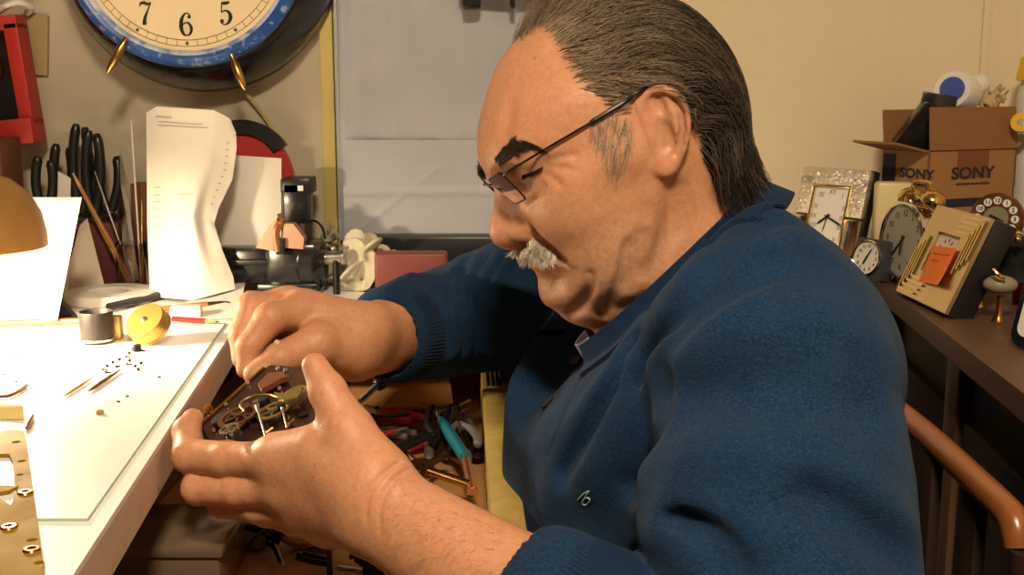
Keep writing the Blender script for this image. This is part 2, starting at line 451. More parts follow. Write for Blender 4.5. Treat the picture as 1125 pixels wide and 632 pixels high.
# ================================================================== BENCH AND DRAWER
BT = .90
ex = lambda Y: -.231 - .1039 * (Y - .583)
bench = empty('workbench', (-.6, .95, 0), 'white-topped workbench with worn pale edge under the desk lamp', 'workbench')
def inb(o): o.parent = bench; o.location = -bench.location; return o
YE = 1.225
ol = [(-1.0, .30), (ex(.30), .30), (ex(YE), YE), (.345, YE), (.345, 1.498), (-1.0, 1.498)]
inb(MB().prism(ol, -.004, Matrix.Translation((0, 0, BT))).build('worktop', M_benchtop))
inb(MB().prism(ol, -.030, Matrix.Translation((0, 0, BT - .0042)), ).build('edge_board', M_edge))
for x, y in ((-.95, .35), (-.95, 1.45), (-.35, .36), (.31, 1.46)):
    inb(MB().box((x, y, .4325), (.05, .05, .865), bev=.003).build('leg', M_wood_d))
inb(MB().box((-.62, 1.47, .72), (.60, .02, .26)).build('back_panel', M_wood_d))
# sheet lying on the bench, its rim green
q0, q1 = PZ(100, 573, BT), PZ(0, 573, BT)
mo = [(-.93, q1[1] + .006), (ex(q0[1]) - .012, q0[1]), (ex(1.19) - .012, 1.19), (-.93, 1.19)]
bm_ = empty('bench_mat', (-.6, .9, BT), 'thin white sheet with green rim covering the bench top', 'bench mat')
o = MB().prism(mo, .0012, Matrix.Translation((.6, -.9, .0003))).build('sheet', M_mat, bm_)
k = np.array(mo); c_ = k.mean(0)
b = MB(); b.tube([(x + .6, y - .9, .0009) for x, y in mo], .0009, 6, closed=True); b.build('rim', M_matedge, bm_)
MT = BT + .0016

# pulled out tool drawer
DZ = .775
dr = inb(MB().box((-.165, 1.06, DZ - .006), (.345, .76, .010)).build('drawer', M_tray)); dr['label'] = 'open pulled-out drawer full of hand tools'
def ind(o): o.parent = dr; return o
RB_ = Euler((0, 0, .0435)); b = MB(); b.box((-.0125, 1.045, .792), (.026, .73, .072), rot=RB_, bev=.002)
ind(tag(b.build('side_board', M_olive), 'yellow painted side board'))
b = MB()
for i in range(4): b.box((-.0312 + i * .0052, 1.305, .8285), (.0012, .20, .0012), rot=RB_)
ind(tag(b.build('groove', M_inkd), 'dark saw grooves along the board top'))
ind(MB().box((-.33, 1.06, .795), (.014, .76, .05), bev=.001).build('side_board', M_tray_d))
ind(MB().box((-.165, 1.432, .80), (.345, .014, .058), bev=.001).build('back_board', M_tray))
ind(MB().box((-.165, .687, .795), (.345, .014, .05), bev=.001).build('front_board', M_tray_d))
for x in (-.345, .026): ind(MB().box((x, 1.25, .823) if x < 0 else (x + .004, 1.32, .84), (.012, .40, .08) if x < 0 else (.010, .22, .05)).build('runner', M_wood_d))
# ================================================================== CABINET AND CHAIR
CT = .93
cx = lambda Y: .376 + .1 * (Y - .836)
cab = empty('cabinet', (.6, .95, 0), 'brown wooden cabinet behind the man with small clocks on its top', 'cabinet')
def inc(o): o.parent = cab; o.location = -cab.location; return o
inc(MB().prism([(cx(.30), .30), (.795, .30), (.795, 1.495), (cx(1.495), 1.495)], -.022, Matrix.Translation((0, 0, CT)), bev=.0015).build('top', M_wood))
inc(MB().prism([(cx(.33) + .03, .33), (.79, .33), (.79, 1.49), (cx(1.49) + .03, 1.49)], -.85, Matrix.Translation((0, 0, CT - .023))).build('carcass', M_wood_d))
def front(Y0, Y1, z0, z1, off, th, name, m):
    a = np.array([cx(Y0) + .03 - off, Y0, 0]); e = np.array([cx(Y1) + .03 - off, Y1, 0]); d = nrm(e - a); n = np.array([-d[1], d[0], 0]); n = n if n[0] < 0 else -n
    f = frame_of((a + e) / 2 + [0, 0, (z0 + z1) / 2], d, z=n); L_ = np.linalg.norm(e - a)
    return inc(MB().box((0, 0, th / 2), (L_, z1 - z0, th), bev=.002).build(name, m, frame=f))
for y0, y1 in ((1.30, 1.345), (1.02, 1.06), (.62, .66), (.34, .38)): front(y0, y1, .10, .905, 0, .012, 'stile', M_wood)
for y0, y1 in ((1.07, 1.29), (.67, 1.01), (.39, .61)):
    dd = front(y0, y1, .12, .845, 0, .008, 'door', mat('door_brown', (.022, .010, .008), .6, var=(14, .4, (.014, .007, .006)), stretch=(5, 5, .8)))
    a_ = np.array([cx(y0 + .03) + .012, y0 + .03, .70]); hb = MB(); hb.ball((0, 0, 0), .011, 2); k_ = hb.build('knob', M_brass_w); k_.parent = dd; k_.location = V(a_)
# chair
CHX = .320
ch = empty('chair', (.17, .885, 0), 'dark wooden chair with a rounded varnished top rail behind the man', 'chair')
def inh(o): o.parent = ch; o.location = -ch.location; return o
zr = .8795; zm = .8790
pts_ = [(CHX + .004, .668, .70), (CHX + .003, .669, .80), (CHX + .001, .672, .862), (CHX, .682, .882), (CHX, .705, zr)] + [(CHX + .012 * math.sin(PI * t), .705 + .36 * t, zr) for t in (.2, .4, .6, .8)] + [(CHX, 1.065, zr), (CHX, 1.088, .882), (CHX + .001, 1.098, .862), (CHX + .003, 1.101, .80), (CHX + .004, 1.102, .70)]
pts = [(CHX + .001, .680, .864), (CHX, .684, .874), (CHX, .696, zr)] + [(CHX + .008 * math.sin(PI * t), .698 + .37 * t, zr - (zr - zm) * math.sin(PI * t)) for t in (.15, .35, .5, .65, .85)] + [(CHX, 1.068, zr), (CHX, 1.084, .874), (CHX + .001, 1.0915, .862)]
inh(MB().tube(catmull(pts, 5), .0100, 14).build('top_rail', M_rail))
for y in (.672, 1.094): inh(MB().tube([(CHX + .004, y, .41), (CHX + .001, y, .864)], [.011, .0092], 12).build('post', M_wood_d))
for i in range(4):
    y = .76 + i * .0833; inh(MB().box((CHX + .004, y, .68), (.010, .030, .40), bev=.003).build('slat', M_wood_d))
inh(MB().box((.16, .885, .425), (.36, .43, .035), bev=.012).build('seat', mat('dark_seat_cloth', (.02, .015, .014), .9)))
for x, y in ((.0, .70), (.0, 1.07)): inh(MB().tube([(x, y, 0), (x, y, .41)], [.013, .018], 12).build('leg', M_wood_d))
for y in (.70, 1.07): inh(MB().tube([(CHX + .03, y, 0), (CHX, y, .41), (CHX + .004, .668 if y < .9 else 1.102, .44)], [.014, .016, .012], 12).build('leg', M_wood_d))
# ================================================================== THE MAN
# head frame: F forward, L to his left (towards the viewer), U up
psi, tht, rol = math.radians(13), math.radians(22), math.radians(5)
HO = P(690, 150, .88)
HF = np.array([-math.cos(psi) * math.cos(tht), -math.sin(psi) * math.cos(tht), -math.sin(tht)])
HL = np.array([math.sin(psi), -math.cos(psi), 0.]); HU = np.cross(HF, HL)
HL, HU = HL * math.cos(rol) + HU * math.sin(rol), HU * math.cos(rol) - HL * math.sin(rol); HB = np.array([HF, HL, HU])
def HW(f, l, u): return HO + HF * f + HL * l + HU * u
def pix_plane(px, py, O, n):
    d = ray(px, py); return CAM + d * (((O - CAM) @ n) / (d @ n))
def HP(px, py, l=0.):
    """head-frame (f, l, u) of a point seen at a pixel, at side offset l"""
    return (pix_plane(px, py, HO + HL * l, HL) - HO) @ HB.T

# ---- head
_fu = np.array([.060, .030, .016, .004, -.012, -.030, -.044, -.056, -.064, -.068, -.073, -.080, -.088, -.094, -.101, -.106, -.110])
_fg = np.array([.0960, .1060, .1060, .0975, .0970, .0990, .1025, .1050, .1050, .1000, .0985, .1020, .1075, .1070, .0990, .088, .066])
_wu = np.array([.08, .045, .02, .0, -.02, -.04, -.06, -.08, -.095, -.105, -.113])
_ww = np.array([.072, .075, .075, .0735, .074, .0735, .071, .064, .054, .044, .026])
_fs = np.linspace(-.12, .09, 300)
_g = np.interp(_fs, _fu[::-1], _fg[::-1]); _w = np.interp(_fs, _wu[::-1], _ww[::-1])
_kk = np.exp(-np.linspace(-2.2, 2.2, 9) ** 2); _kk /= _kk.sum()
_g = np.convolve(np.pad(_g, 4, 'edge'), _kk, 'valid'); _w = np.convolve(np.pad(_w, 4, 'edge'), np.ones(9) / 9, 'valid')
def _face(X):
    f, l, u = X[:, 0], X[:, 1], X[:, 2]; uc = np.clip(u, -.109, .06)
    G, W = np.interp(uc, _fs, _g), np.interp(uc, _fs, _w)
    fc = .012 + np.clip(-uc - .05, 0, 1) * .35; a = np.maximum(np.where(f > fc, G - fc, .045), .004)
    n = np.where(f > fc, 2.05, 2.2)
    r = (np.abs((f - fc) / a) ** n + np.abs(l / W) ** n) ** (1 / n)
    d = (r - 1) * np.minimum(a, W) * .9
    return smax(smax(d, u - .05, .02), -.1085 - u, .014)
def pl(*a): return [np.array(q, float) for q in a]
head = Field()
head.add(Fn(_face, (-.05, -.08, -.115), (.112, .08, .055)))
head.add(Ell((.0130, 0, .018), (.0935, .0775, .0905)), .022)
head.add(Ell((-.024, 0, .004), (.052, .069, .070)), .03)                                    # occiput
head.add(Chain(pl((.091, -.006, .021), (.0925, .016, .0225), (.086, .034, .025), (.070, .051, .019)), [.0105, .0125, .0115, .009]), .014)   # brow ridge
head.sub(Ell((.112, .0325, .002), (.024, .0205, .0135)), .010)                          # eye socket
head.add(Ell((.0800, .0315, .0045), (.0135, .0150, .0125)), .0035)                      # lids over the eyeball
head.add(Chain(pl((.0885, .018, -.0065), (.0885, .030, -.0105), (.081, .045, -.006)), [.0035, .0048, .003]), .009)     # pouch
head.sub(Chain(pl((.0925, .020, .0018), (.0945, .031, -.0005), (.0885, .044, .0025), (.080, .052, .0055)), .0010), .0016)    # lid slit
head.sub(Chain(pl((.096, .020, .0115), (.0965, .031, .0128), (.0885, .046, .0115)), .0009), .0035)
head.add(Ell((.066, .041, -.030), (.029, .029, .030)), .022)                            # cheek
head.add(Chain(pl((.060, .056, -.008), (.030, .069, -.004)), [.012, .008]), .02)         # cheekbone
head.add(Ell((.052, .043, -.078), (.036, .026, .028)), .022)                            # jowl
head.add(Ell((.0865, 0, -.0845), (.0235, .0250, .0205)), .007)                          # chin
head.add(Ell((.060, 0, -.103), (.042, .046, .0225)), .007)                              # double chin
head.sub(Chain(pl((.084, .033, -.068), (.080, .0315, -.078), (.080, .0275, -.092), (.085, .016, -.1035)), [.0012, .0022, .0022, .0014]), .009)  # fold beside chin
head.sub(Chain(pl((.058, .052, -.062), (.052, .053, -.080), (.050, .050, -.098)), [.0005, .0015, .001]), .016)          # fold by the jowl
head.sub(Chain(pl((.095, .0235, -.030), (.094, .029, -.045), (.088, .035, -.058)), [.0004, .0010, .0005]), .012)         # nose to mouth fold
head.add(Ell((.093, 0, -.056), (.0135, .030, .0165)), .012)                             # upper lip mass
# nose
head.add(Chain(pl((.0955, 0, .008), (.1060, 0, -.008), (.1135, 0, -.0240)), [.0080, .0095, .0120]), .010)
head.add(Chain(pl((.095, .007, -.002), (.100, .0115, -.020)), [.007, .009]), .012)
head.add(Ell((.1150, 0, -.0300), (.0135, .0135, .0125)), .006)
head.add(Ell((.1030, .0145, -.0320), (.0130, .0080, .0100)), .0045)
head.add(Chain(pl((.1155, 0, -.0395), (.104, 0, -.046)), [.0045, .005]), .005)
head.sub(Ell((.1080, .0110, -.0440), (.0095, .0062, .0072)), .003)
head.sub(Chain(pl((.0965, .0238, -.0225), (.0925, .0245, -.030), (.0905, .0238, -.038)), .0004), .005)
# lips
head.add(Chain(pl((.0995, 0, -.0595), (.0970, .012, -.0600), (.0880, .0265, -.0655)), [.0055, .005, .002]), .004)
head.add(Chain(pl((.0985, 0, -.0685), (.0960, .011, -.0685), (.0875, .025, -.0690)), [.0066, .0060, .002]), .004)
head.sub(Chain(pl((.1055, 0, -.0640), (.1025, .011, -.0642), (.0915, .0255, -.0670), (.086, .031, -.0700)), [.0009, .0010, .0012, .0010]), .003)
# ear
EO = np.array([-.006, .0835, .000]); EA = nrm(np.array([1., -.48, 0])); EN = nrm(np.array([.48, 1., 0])); EB_ = np.array([0., 0, 1])
_eow, _enw = HO + EO @ HB, EN @ HB
def E2(px, py):
    q = (pix_plane(px, py, _eow, _enw) - HO) @ HB.T - EO; return np.array([q @ EA, q @ EB_])
def E3(px, py, n=0.): a, b = E2(px, py); return EO + EA * a + EB_ * b + EN * n
_eo = [E2(*q) for q in [(704, 132), (703, 116), (708, 103), (717, 96), (729, 94), (742, 98), (752, 107), (757, 119), (759, 133), (758, 148), (755, 163), (750, 177), (743, 188), (732, 194), (723, 191), (717, 182), (711, 168), (706, 150)]]
def poly2(q, pg):
    d = np.full(len(q), 9.); s = np.ones(len(q)); n = len(pg)
    for i in range(n):
        a, b = pg[i], pg[i - 1]; e = b - a; w = q - a
        t = np.clip((w @ e) / (e @ e), 0, 1); d = np.minimum(d, ((w - t[:, None] * e) ** 2).sum(1))
        c = np.stack([q[:, 1] >= a[1], q[:, 1] < b[1], e[0] * w[:, 1] > e[1] * w[:, 0]])
        s = np.where(c.all(0) | (~c).all(0), -s, s)
    return s * np.sqrt(d)
_eo = [np.array(q) for q in catmull(_eo, 3, True)]
def _ear(X):
    q = X - EO; a, b, n = q @ EA, q @ EB_, q @ EN
    d2 = poly2(np.stack([a, b], 1), _eo) + .0032
    w = np.stack([np.maximum(d2, 0), np.maximum(np.abs(n + .0005) - .0008, 0)], 1)
    return np.sqrt((w ** 2).sum(1)) + np.minimum(np.maximum(d2, np.abs(n + .0005) - .0008), 0) - .0026
ear = Field(); ear.add(Fn(_ear, EO - .04, EO + .04))
ear.add(Ell(E3(724, 150, -.009), (.012, .012, .017)), .006)                              # root of the ear
ear.add(Chain([E3(*q) for q in [(712, 146, .001), (707, 134, .002), (705, 117, .003), (710, 104, .0035), (719, 98, .004), (730, 97, .004), (741, 101, .004), (750, 110, .0035), (754, 121, .003), (755.5, 134, .003), (754.5, 149, .0025), (751, 164, .002), (746, 176, .001)]], [.0022, .0028, .003, .0031, .0031, .0031, .0031, .0031, .003, .0029, .0028, .0026, .002]), .002)
ear.add(Chain([E3(*q) for q in [(733, 112, .0005), (741, 124, .0015), (744.5, 138, .002), (743, 152, .002), (736, 163, .0018), (727, 168, .001)]], [.003, .0034, .0036, .0036, .0034, .0028]), .0035)
ear.add(Ell(E3(731, 182, .001), (.0085, .0048, .0080)), .005)                            # lobe
ear.sub(Ell(E3(728, 148, .0045), (.0080, .0100, .0125)), .0025)                         # concha
ear.sub(Ell(E3(722, 116, .0048), (.0062, .0054, .0080)), .002)
ear.sub(Chain([E3(*q) for q in [(741, 110, .0042), (749, 124, .0042), (750.5, 140, .0038), (748, 156, .0036), (741, 168, .0034)]], .0024), .0020)
ear.add(Ell(E3(714, 149, .0015), (.0036, .0036, .0062)), .0025)                          # tragus
ear.add(Chain([E3(716, 137, .001), E3(728, 132, -.001)], [.0024, .0016]), .002)         # crus
ear.sub(Ell(E3(721, 165, .0030), (.0030, .0040, .0055)), .002)
head.add(ear, .004)
HEAD = Framed(head, HO, HB, True)

# ---- torso frame
SLJ, SRJ = np.array([.165, .700, .975]), np.array([.130, 1.060, .985])
ELJ, ERJ = np.array([.150, .560, .790]), np.array([-.050, 1.205, .905])
NB = HW(-.004, 0, -.165)
BF = np.array([-math.cos(.21), -math.sin(.21), 0]); BL = np.array([math.sin(.21), -math.cos(.21), 0])
BB = np.array([BF, BL, [0, 0, 1.]])
body = Field()
neck = Field()
neck.add(Chain([HW(-.022, 0, .0), HW(-.016, 0, -.05), HW(-.006, 0, -.11), NB], [.052, .058, .064, .074]))
neck.add(Chain([HW(.030, 0, -.085), HW(.02, 0, -.13), HW(.01, 0, -.17)], [.046, .050, .055]), .02)
for sg in (1, -1):
    neck.add(Chain([HW(-.022, sg * .050, -.025), HW(-.008, sg * .052, -.08), HW(.022, sg * .035, -.15)], [.010, .012, .011]), .018)
body.add(HEAD); body.add(neck, .012)
body.add(Chain([NB, np.array([.165, .885, .90]), np.array([.165, .885, .70]), np.array([.17, .885, .55])], [.07, .095, .10, .10]), .05)
body.add(Chain([SLJ, (NB + [.02, 0, -.01]), SRJ], [.036, .052, .036]), .03)

# ---- left arm and hand (near)
LW = P(410, 551, .700)
def arm(sh, el, wr, rs):
    a = el + (wr - el) * .35
    return Chain([sh, (sh + el) / 2, el, a, el + (wr - el) * .75, wr], rs)
lup = nrm(np.array([.25, -.12, 1.0]))
_t = nrm(LW - ELJ); lup = nrm(lup - _t * (lup @ _t))          # the broad way of the near wrist
body.add(arm(SLJ, ELJ, LW + lup * .006, [.040, .036, .038, .040, .0285, .0220]), .03)
body.add(Chain([ELJ, ELJ + (LW - ELJ) * .35 - lup * .006, LW - lup * .011], [.040, .041, .0225]), .012)
def hand(W, mcps, fingers, thumb, palm_r, kp=.012, extra=()):
    pf = Field()
    for (w, m_), r in zip(mcps, palm_r): pf.add(Chain([w, (w + m_) / 2, m_], [r[0], (r[0] + r[1]) / 2, r[1]]), kp)
    for c in extra: pf.add(c, kp)
    out = Field(); out.add(pf)
    parts = []
    for pts, rad in fingers + [thumb]:
        g = Field(); g.add(Chain(pts, rad))
        for q, r in zip(pts[1:-1], rad[1:-1]): g.add(Ell(q, (r * 1.06,) * 3), .003)       # knuckles
        parts.append(g)
    lo = np.min([pf.lo] + [g.lo for g in parts], 0) - .01; hi = np.max([pf.hi] + [g.hi for g in parts], 0) + .01
    def f(X):
        b = pf(X); d = b
        for g in parts: d = smin(d, smin(b, g(X), .011), .0016)
        return d
    return Fn(f, lo, hi)
LH = dict(
    i=[P(302, 506, .742), P(250, 505, .762), P(209, 501, .778), P(205, 474, .800), P(212, 461, .812)],
    m=[P(318, 538, .736), P(262, 539, .756), P(218, 537, .772), P(217, 515, .800), P(236, 500, .822)],
    r=[P(338, 563, .736), P(285, 558, .758), P(246, 552, .775), P(243, 530, .805), P(262, 512, .826)],
    p=[P(362, 580, .738), P(322, 572, .762), P(292, 564, .779), P(285, 545, .80), P(296, 528, .82)],
    t=[P(412, 520, .702), P(383, 474, .716), P(360, 430, .728), P(346, 402, .736)])
LHAND = hand(LW, [(LW + lup * .014, LH['i'][0]), (LW + lup * .004, LH['m'][0]), (LW - lup * .006, LH['r'][0]), (LW - lup * .015, LH['p'][0])],
    [(LH['i'], [.0128, .0125, .0122, .0100, .0082]), (LH['m'], [.0128, .0118, .0116, .0098, .0084]), (LH['r'], [.012, .011, .011, .0092, .008]), (LH['p'], [.0112, .0098, .0095, .0085, .0072])],
    (LH['t'], [.020, .0165, .0122, .0088]), [(.019, .0145), (.021, .0150), (.020, .014), (.018, .0125)], .014,
    [Chain([P(400, 528, .703), P(352, 494, .722), P(310, 500, .738)], [.021, .0175, .013])])
body.add(LHAND, .012)
# folds of the cheek, jaw and neck, wrinkles round the eye
def crease(pts, r, depth, k, fld=None):
    X = [hit(body, *c) for c in pts]; X = np.array([x for x in X if x is not None]); N_ = nrm(grad(body, X, 2e-3)); X = np.array(catmull(list(X + N_ * (r - depth)), 3)); t = np.sin(np.linspace(.25, PI - .25, len(X)))
    body.sub(Chain(X, list(r * (.55 + .45 * t))), k)
crease([(649, 303), (648, 316), (641, 332), (624, 348)], .0030, .0030, .006)
crease([(690, 270), (686, 288), (682, 306), (675, 324), (662, 346)], .0030, .0026, .007)
crease([(741, 212), (739, 236), (733, 262), (716, 296)], .0050, .0040, .014)
crease([(704, 262), (700, 285), (692, 312)], .0040, .0018, .012)
crease([(590, 262), (603, 272), (618, 288)], .0025, .0012, .008)
crease([(600, 179), (616, 173), (632, 170)], .0012, .0005, .004); crease([(600, 184), (614, 184), (628, 187)], .0012, .0005, .004); crease([(598, 190), (608, 196), (616, 204)], .0012, .00045, .004)
crease([(597, 205), (590, 219), (578, 228)], .0015, .0010, .005)
crease([(560, 120), (556, 140), (556, 156)], .0030, .0008, .01)
# wrist creases
for q in ([(441, 507), (418, 524), (404, 548), (402, 575)], [(452, 515), (432, 528), (419, 552), (417, 585)]):
    crease(q, .0014, .0014, .0018)

# ---- right arm and hand (far)
RW = P(396, 376, 1.000)
rup = nrm(np.array([.35, -.25, .9])); _t = nrm(RW - ERJ); rup = nrm(rup - _t * (rup @ _t))
body.add(arm(SRJ, ERJ, RW + rup * .010, [.044, .038, .036, .038, .032, .0245]), .03)
body.add(Chain([ERJ, ERJ + (RW - ERJ) * .4, RW - rup * .012], [.038, .038, .0235]), .012)
RH = dict(
    i=[P(334, 340, .985), P(297, 350, .957), P(274, 381, .944), P(271, 405, .938)],
    m=[P(318, 336, 1.004), P(277, 338, .988), P(266, 369, .970), P(266, 394, .960)],
    r=[P(312, 350, 1.022), P(276, 352, 1.010), P(282, 378, .992), P(296, 384, .985)],
    p=[P(318, 368, 1.036), P(288, 368, 1.024), P(296, 386, 1.005), P(308, 388, 1.0)],
    t=[P(384, 384, .985), P(350, 378, .958), P(308, 394, .935), P(280, 411, .925)])
RHAND = hand(RW, [(RW + rup * .014, RH['i'][0]), (RW + rup * .004, RH['m'][0]), (RW - rup * .006, RH['r'][0]), (RW - rup * .014, RH['p'][0])],
    [(RH['i'], [.0150, .0138, .0112, .0090]), (RH['m'], [.0150, .0138, .0112, .009]), (RH['r'], [.0135, .0125, .0105, .0085]), (RH['p'], [.012, .011, .0095, .0075])],
    (RH['t'], [.0235, .0185, .0135, .0098]), [(.021, .0165), (.021, .0165), (.020, .015), (.018, .0135)], .014,
    [Chain([P(385, 378, .985), P(352, 362, .985)], [.022, .017])])
body.add(RHAND, .012)

body.lo = np.array([-.3, .48, .5]); body.hi = np.array([.34, 1.32, 1.26])
bv, bf = surface(body, .0015, relax=1)
q = HEAD.loc(bv); qf, ql, qu = q.T
def blob(c, r): return np.clip(1 - (((q - np.array(c)) / np.array(r)) ** 2).sum(1), 0, 1)
tint = np.tile(np.array([.645, .288, .143]), (len(bv), 1))
def mixc(w, c):
    global tint
    w = np.clip(w, 0, 1)[:, None]; tint = tint * (1 - w) + np.array(c) * w
inhead = (qu > -.14) & (qf > -.112) & (qf < .14) & (ql < .108) & (HEAD(bv) < .004)
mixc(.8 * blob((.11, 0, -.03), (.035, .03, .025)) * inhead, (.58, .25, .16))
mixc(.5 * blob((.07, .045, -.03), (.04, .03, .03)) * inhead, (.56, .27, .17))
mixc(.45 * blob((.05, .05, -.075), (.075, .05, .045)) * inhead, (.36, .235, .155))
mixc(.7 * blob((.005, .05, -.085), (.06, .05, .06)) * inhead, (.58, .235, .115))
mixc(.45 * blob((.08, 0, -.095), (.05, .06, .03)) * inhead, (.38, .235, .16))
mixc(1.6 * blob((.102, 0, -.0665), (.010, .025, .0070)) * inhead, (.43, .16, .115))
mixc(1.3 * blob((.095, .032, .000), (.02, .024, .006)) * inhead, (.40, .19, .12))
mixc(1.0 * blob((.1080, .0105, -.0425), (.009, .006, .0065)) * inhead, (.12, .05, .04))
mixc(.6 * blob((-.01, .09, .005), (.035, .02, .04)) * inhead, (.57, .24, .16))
_hl = np.array([HP(x, y, .066)[[0, 2]] for x, y in [(600, -14), (606, 10), (611, 40), (616, 66), (627, 95), (648, 112), (660, 128), (668, 150), (676, 180)]])
def hair_at(q):
    """how far inside the hairline (head frame, |l|)"""
    f, l, u = q[:, 0], np.abs(q[:, 1]), q[:, 2]
    o = np.argsort(_hl[:, 1]); fh = np.interp(u, _hl[o, 1], _hl[o, 0])
    fh = np.where(u > .085, np.minimum(fh + np.clip((u - .085), 0, .05) * .3, .055), fh)
    low = np.interp(f, [-.09, -.055, -.036, -.024, -.017, -.010, .012, .03, .06], [-.074, -.066, -.052, -.036, -.004, .033, .034, .022, .018])
    e = EO; a, b = (q - np.array([0, 0, 0])) @ EA - EO @ EA, u - e[2]
    inear = (((a - .004) / .019) ** 2 + ((b + .002) / .036) ** 2 < 1) & (l > .055)
    d = np.minimum(fh - f, u - low); d = np.where(inear, -1, d); return d
ha = hair_at(q)
mixc((np.clip(ha / .018, 0, 1) * .93) * inhead, (.085, .060, .044))
_rs = np.random.default_rng(5)   # shaven beard: speckled
beard = np.clip(1.3 * blob((.06, .045, -.075), (.075, .055, .045)) + 1.2 * blob((.09, 0, -.085), (.05, .05, .03)), 0, 1) * inhead
mixc(beard * np.clip(_rs.normal(.10, .22, len(bv)), 0, .5), (.16, .12, .10))
for x_, y_, r_ in ((346, 512, .0014), (344, 524, .0009), (348, 562, .0013), (482, 572, .0012), (548, 583, .0010), (588, 64, .0010)):
    c = hit(body, x_, y_)
    if c is not None: mixc(np.exp(-((bv - c) ** 2).sum(1) / r_ ** 2), (.14, .06, .035))
# knuckles and finger ends are redder
for hnd in (LH, RH):
    for k, pts in hnd.items():
        for j, c in enumerate(pts[1:]):
            mixc(.5 * np.exp(-((bv - c) ** 2).sum(1) / .013 ** 2), (.58, .25, .165))
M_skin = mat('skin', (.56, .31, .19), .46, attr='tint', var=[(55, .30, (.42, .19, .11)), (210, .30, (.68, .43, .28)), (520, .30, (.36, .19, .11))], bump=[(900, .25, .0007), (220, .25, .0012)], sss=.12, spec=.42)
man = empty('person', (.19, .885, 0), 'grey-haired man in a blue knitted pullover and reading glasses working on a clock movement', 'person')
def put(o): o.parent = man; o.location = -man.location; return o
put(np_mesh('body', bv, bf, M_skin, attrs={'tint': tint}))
# ================================================================== HAIR, GLASSES, CLOTHES
def hits(f, pts, y0=.5):
    """surface points seen at many pixels"""
    D = np.array([ray(x, y) for x, y in pts]); D /= D[:, 1:2]; n_ = np.linalg.norm(D, axis=1); t = np.full(len(D), y0); ok = np.ones(len(D), bool)
    for _ in range(90):
        d = f(CAM + D * t[:, None]); t = t + np.clip(d, -.02, .03) * .8 / n_
    X = CAM + D * t[:, None]; return X, (np.abs(f(X)) < .0015) & (t < 1.4)
def in_poly(q, pg): return poly2(np.asarray(q, float), [np.array(p, float) for p in pg]) < 0
def sample(pg, n):
    pg = np.array(pg, float); out = []
    while len(out) < n:
        q = RNG.uniform(pg.min(0), pg.max(0), (n * 3, 2)); out += list(q[in_poly(q, pg)])
    return np.array(out[:n])
def grow(f, root, dirs, length, lift, k=7, follow=1., wob=.0, drop=None, stop=None):
    """hairs that follow the surface: root (n,3), dirs callable or (n,3), lift (n,k) height above it"""
    n = len(root); out = np.empty((n, k, 3)); X = root.copy(); out[:, 0] = X - nrm(grad(f, X)) * .0012
    st = (np.asarray(length) / (k - 1))[:, None] if np.ndim(length) else length / (k - 1)
    for i in range(1, k):
        N_ = nrm(grad(f, X, 2e-3)); D = dirs(X, i) if callable(dirs) else dirs
        D = D + RNG.normal(0, wob, D.shape) if wob else D
        T = nrm(D - follow * N_ * (D * N_).sum(1, keepdims=True)); Y = X + T * st
        d = f(Y); want = lift[:, i]; m_ = (d < want) | (drop is None)
        Y = Y + np.where(m_, want - d, 0)[:, None] * N_; X = np.where(stop(Y)[:, None], X, Y) if stop else Y; out[:, i] = X
    return out
# ---- head of hair: combed back over the head and down behind the ear
W2 = lambda v: v @ HB
cand = (ha > .0005) & inhead & (qu < .14)
ci = np.flatnonzero(cand); NH = 15000
ri = RNG.choice(ci, NH); root = bv[ri] + RNG.normal(0, .0008, (NH, 3)); root = project(body, root, 0, 2)
rq = HEAD.loc(root); sgn = np.sign((root - HO) @ HL)
clump = RNG.normal(0, 1, (400, 3)); cl_c = bv[RNG.choice(ci, 400)]
cid = np.array([np.argmin(((cl_c - r) ** 2).sum(1)) for r in root])
def flow(X, i):
    p = (X - HO) @ HB.T; f, l, u = p.T
    t = np.clip((-.005 - f) / .085, 0, 1) ** 1.2; t = np.maximum(t, np.clip((.0 - u) / .03, 0, 1) * np.clip((-f - .0) / .03, 0, 1))
    wv = .16 * np.sin(95 * f + 60 * u + 3 * np.sin(70 * u)) + .12 * np.sin(150 * u - 40 * f)
    d = np.stack([-(1 - t) - .12 * t, np.zeros_like(t), wv - .34 * (1 - t) * np.clip(np.abs(l) / .07, 0, 1) - 1.0 * t], 1)
    return W2(d) + clump[cid] * .17
lenh = RNG.uniform(.035, .060, NH) * np.where(rq[:, 2] < -.03, .75, 1); rk = np.linspace(0, 1, 8)
hgt = (.0025 + RNG.uniform(.0, .0085, NH) * np.clip(ha[ri] / .03, .06, 1))[:, None] * np.clip(rk[None] * 3, 0, 1) + np.clip(-rq[:, 2] - .01, 0, .03)[:, None] * .25 * rk[None]
def at_ear(X):
    p = HEAD.loc(X); a, b = p @ EA - EO @ EA, p[:, 2] - EO[2]
    return (((a - .004) / .0185) ** 2 + (b / .034) ** 2 < 1) & (p[:, 1] > .05)
hp = grow(body, root, flow, lenh, hgt, 8, .9, .09, stop=at_ear)
g_ = np.clip(RNG.normal(.42, .20, NH) + .17 * clump[cid, 0] + np.clip((rq[:, 0] + .01) / .06, -.4, .7) * .75 - np.clip(-rq[:, 2] / .05, 0, .5) * .4, 0, 1)[:, None]
hc = np.array([.020, .014, .011]) * (1 - g_) + np.array([.34, .26, .18]) * g_
M_hair = mat('hair', (.05, .04, .03), .5, attr='tint', spec=.28)
put(strands(hp, np.full(NH, .00028), hc, 'hair', M_hair))
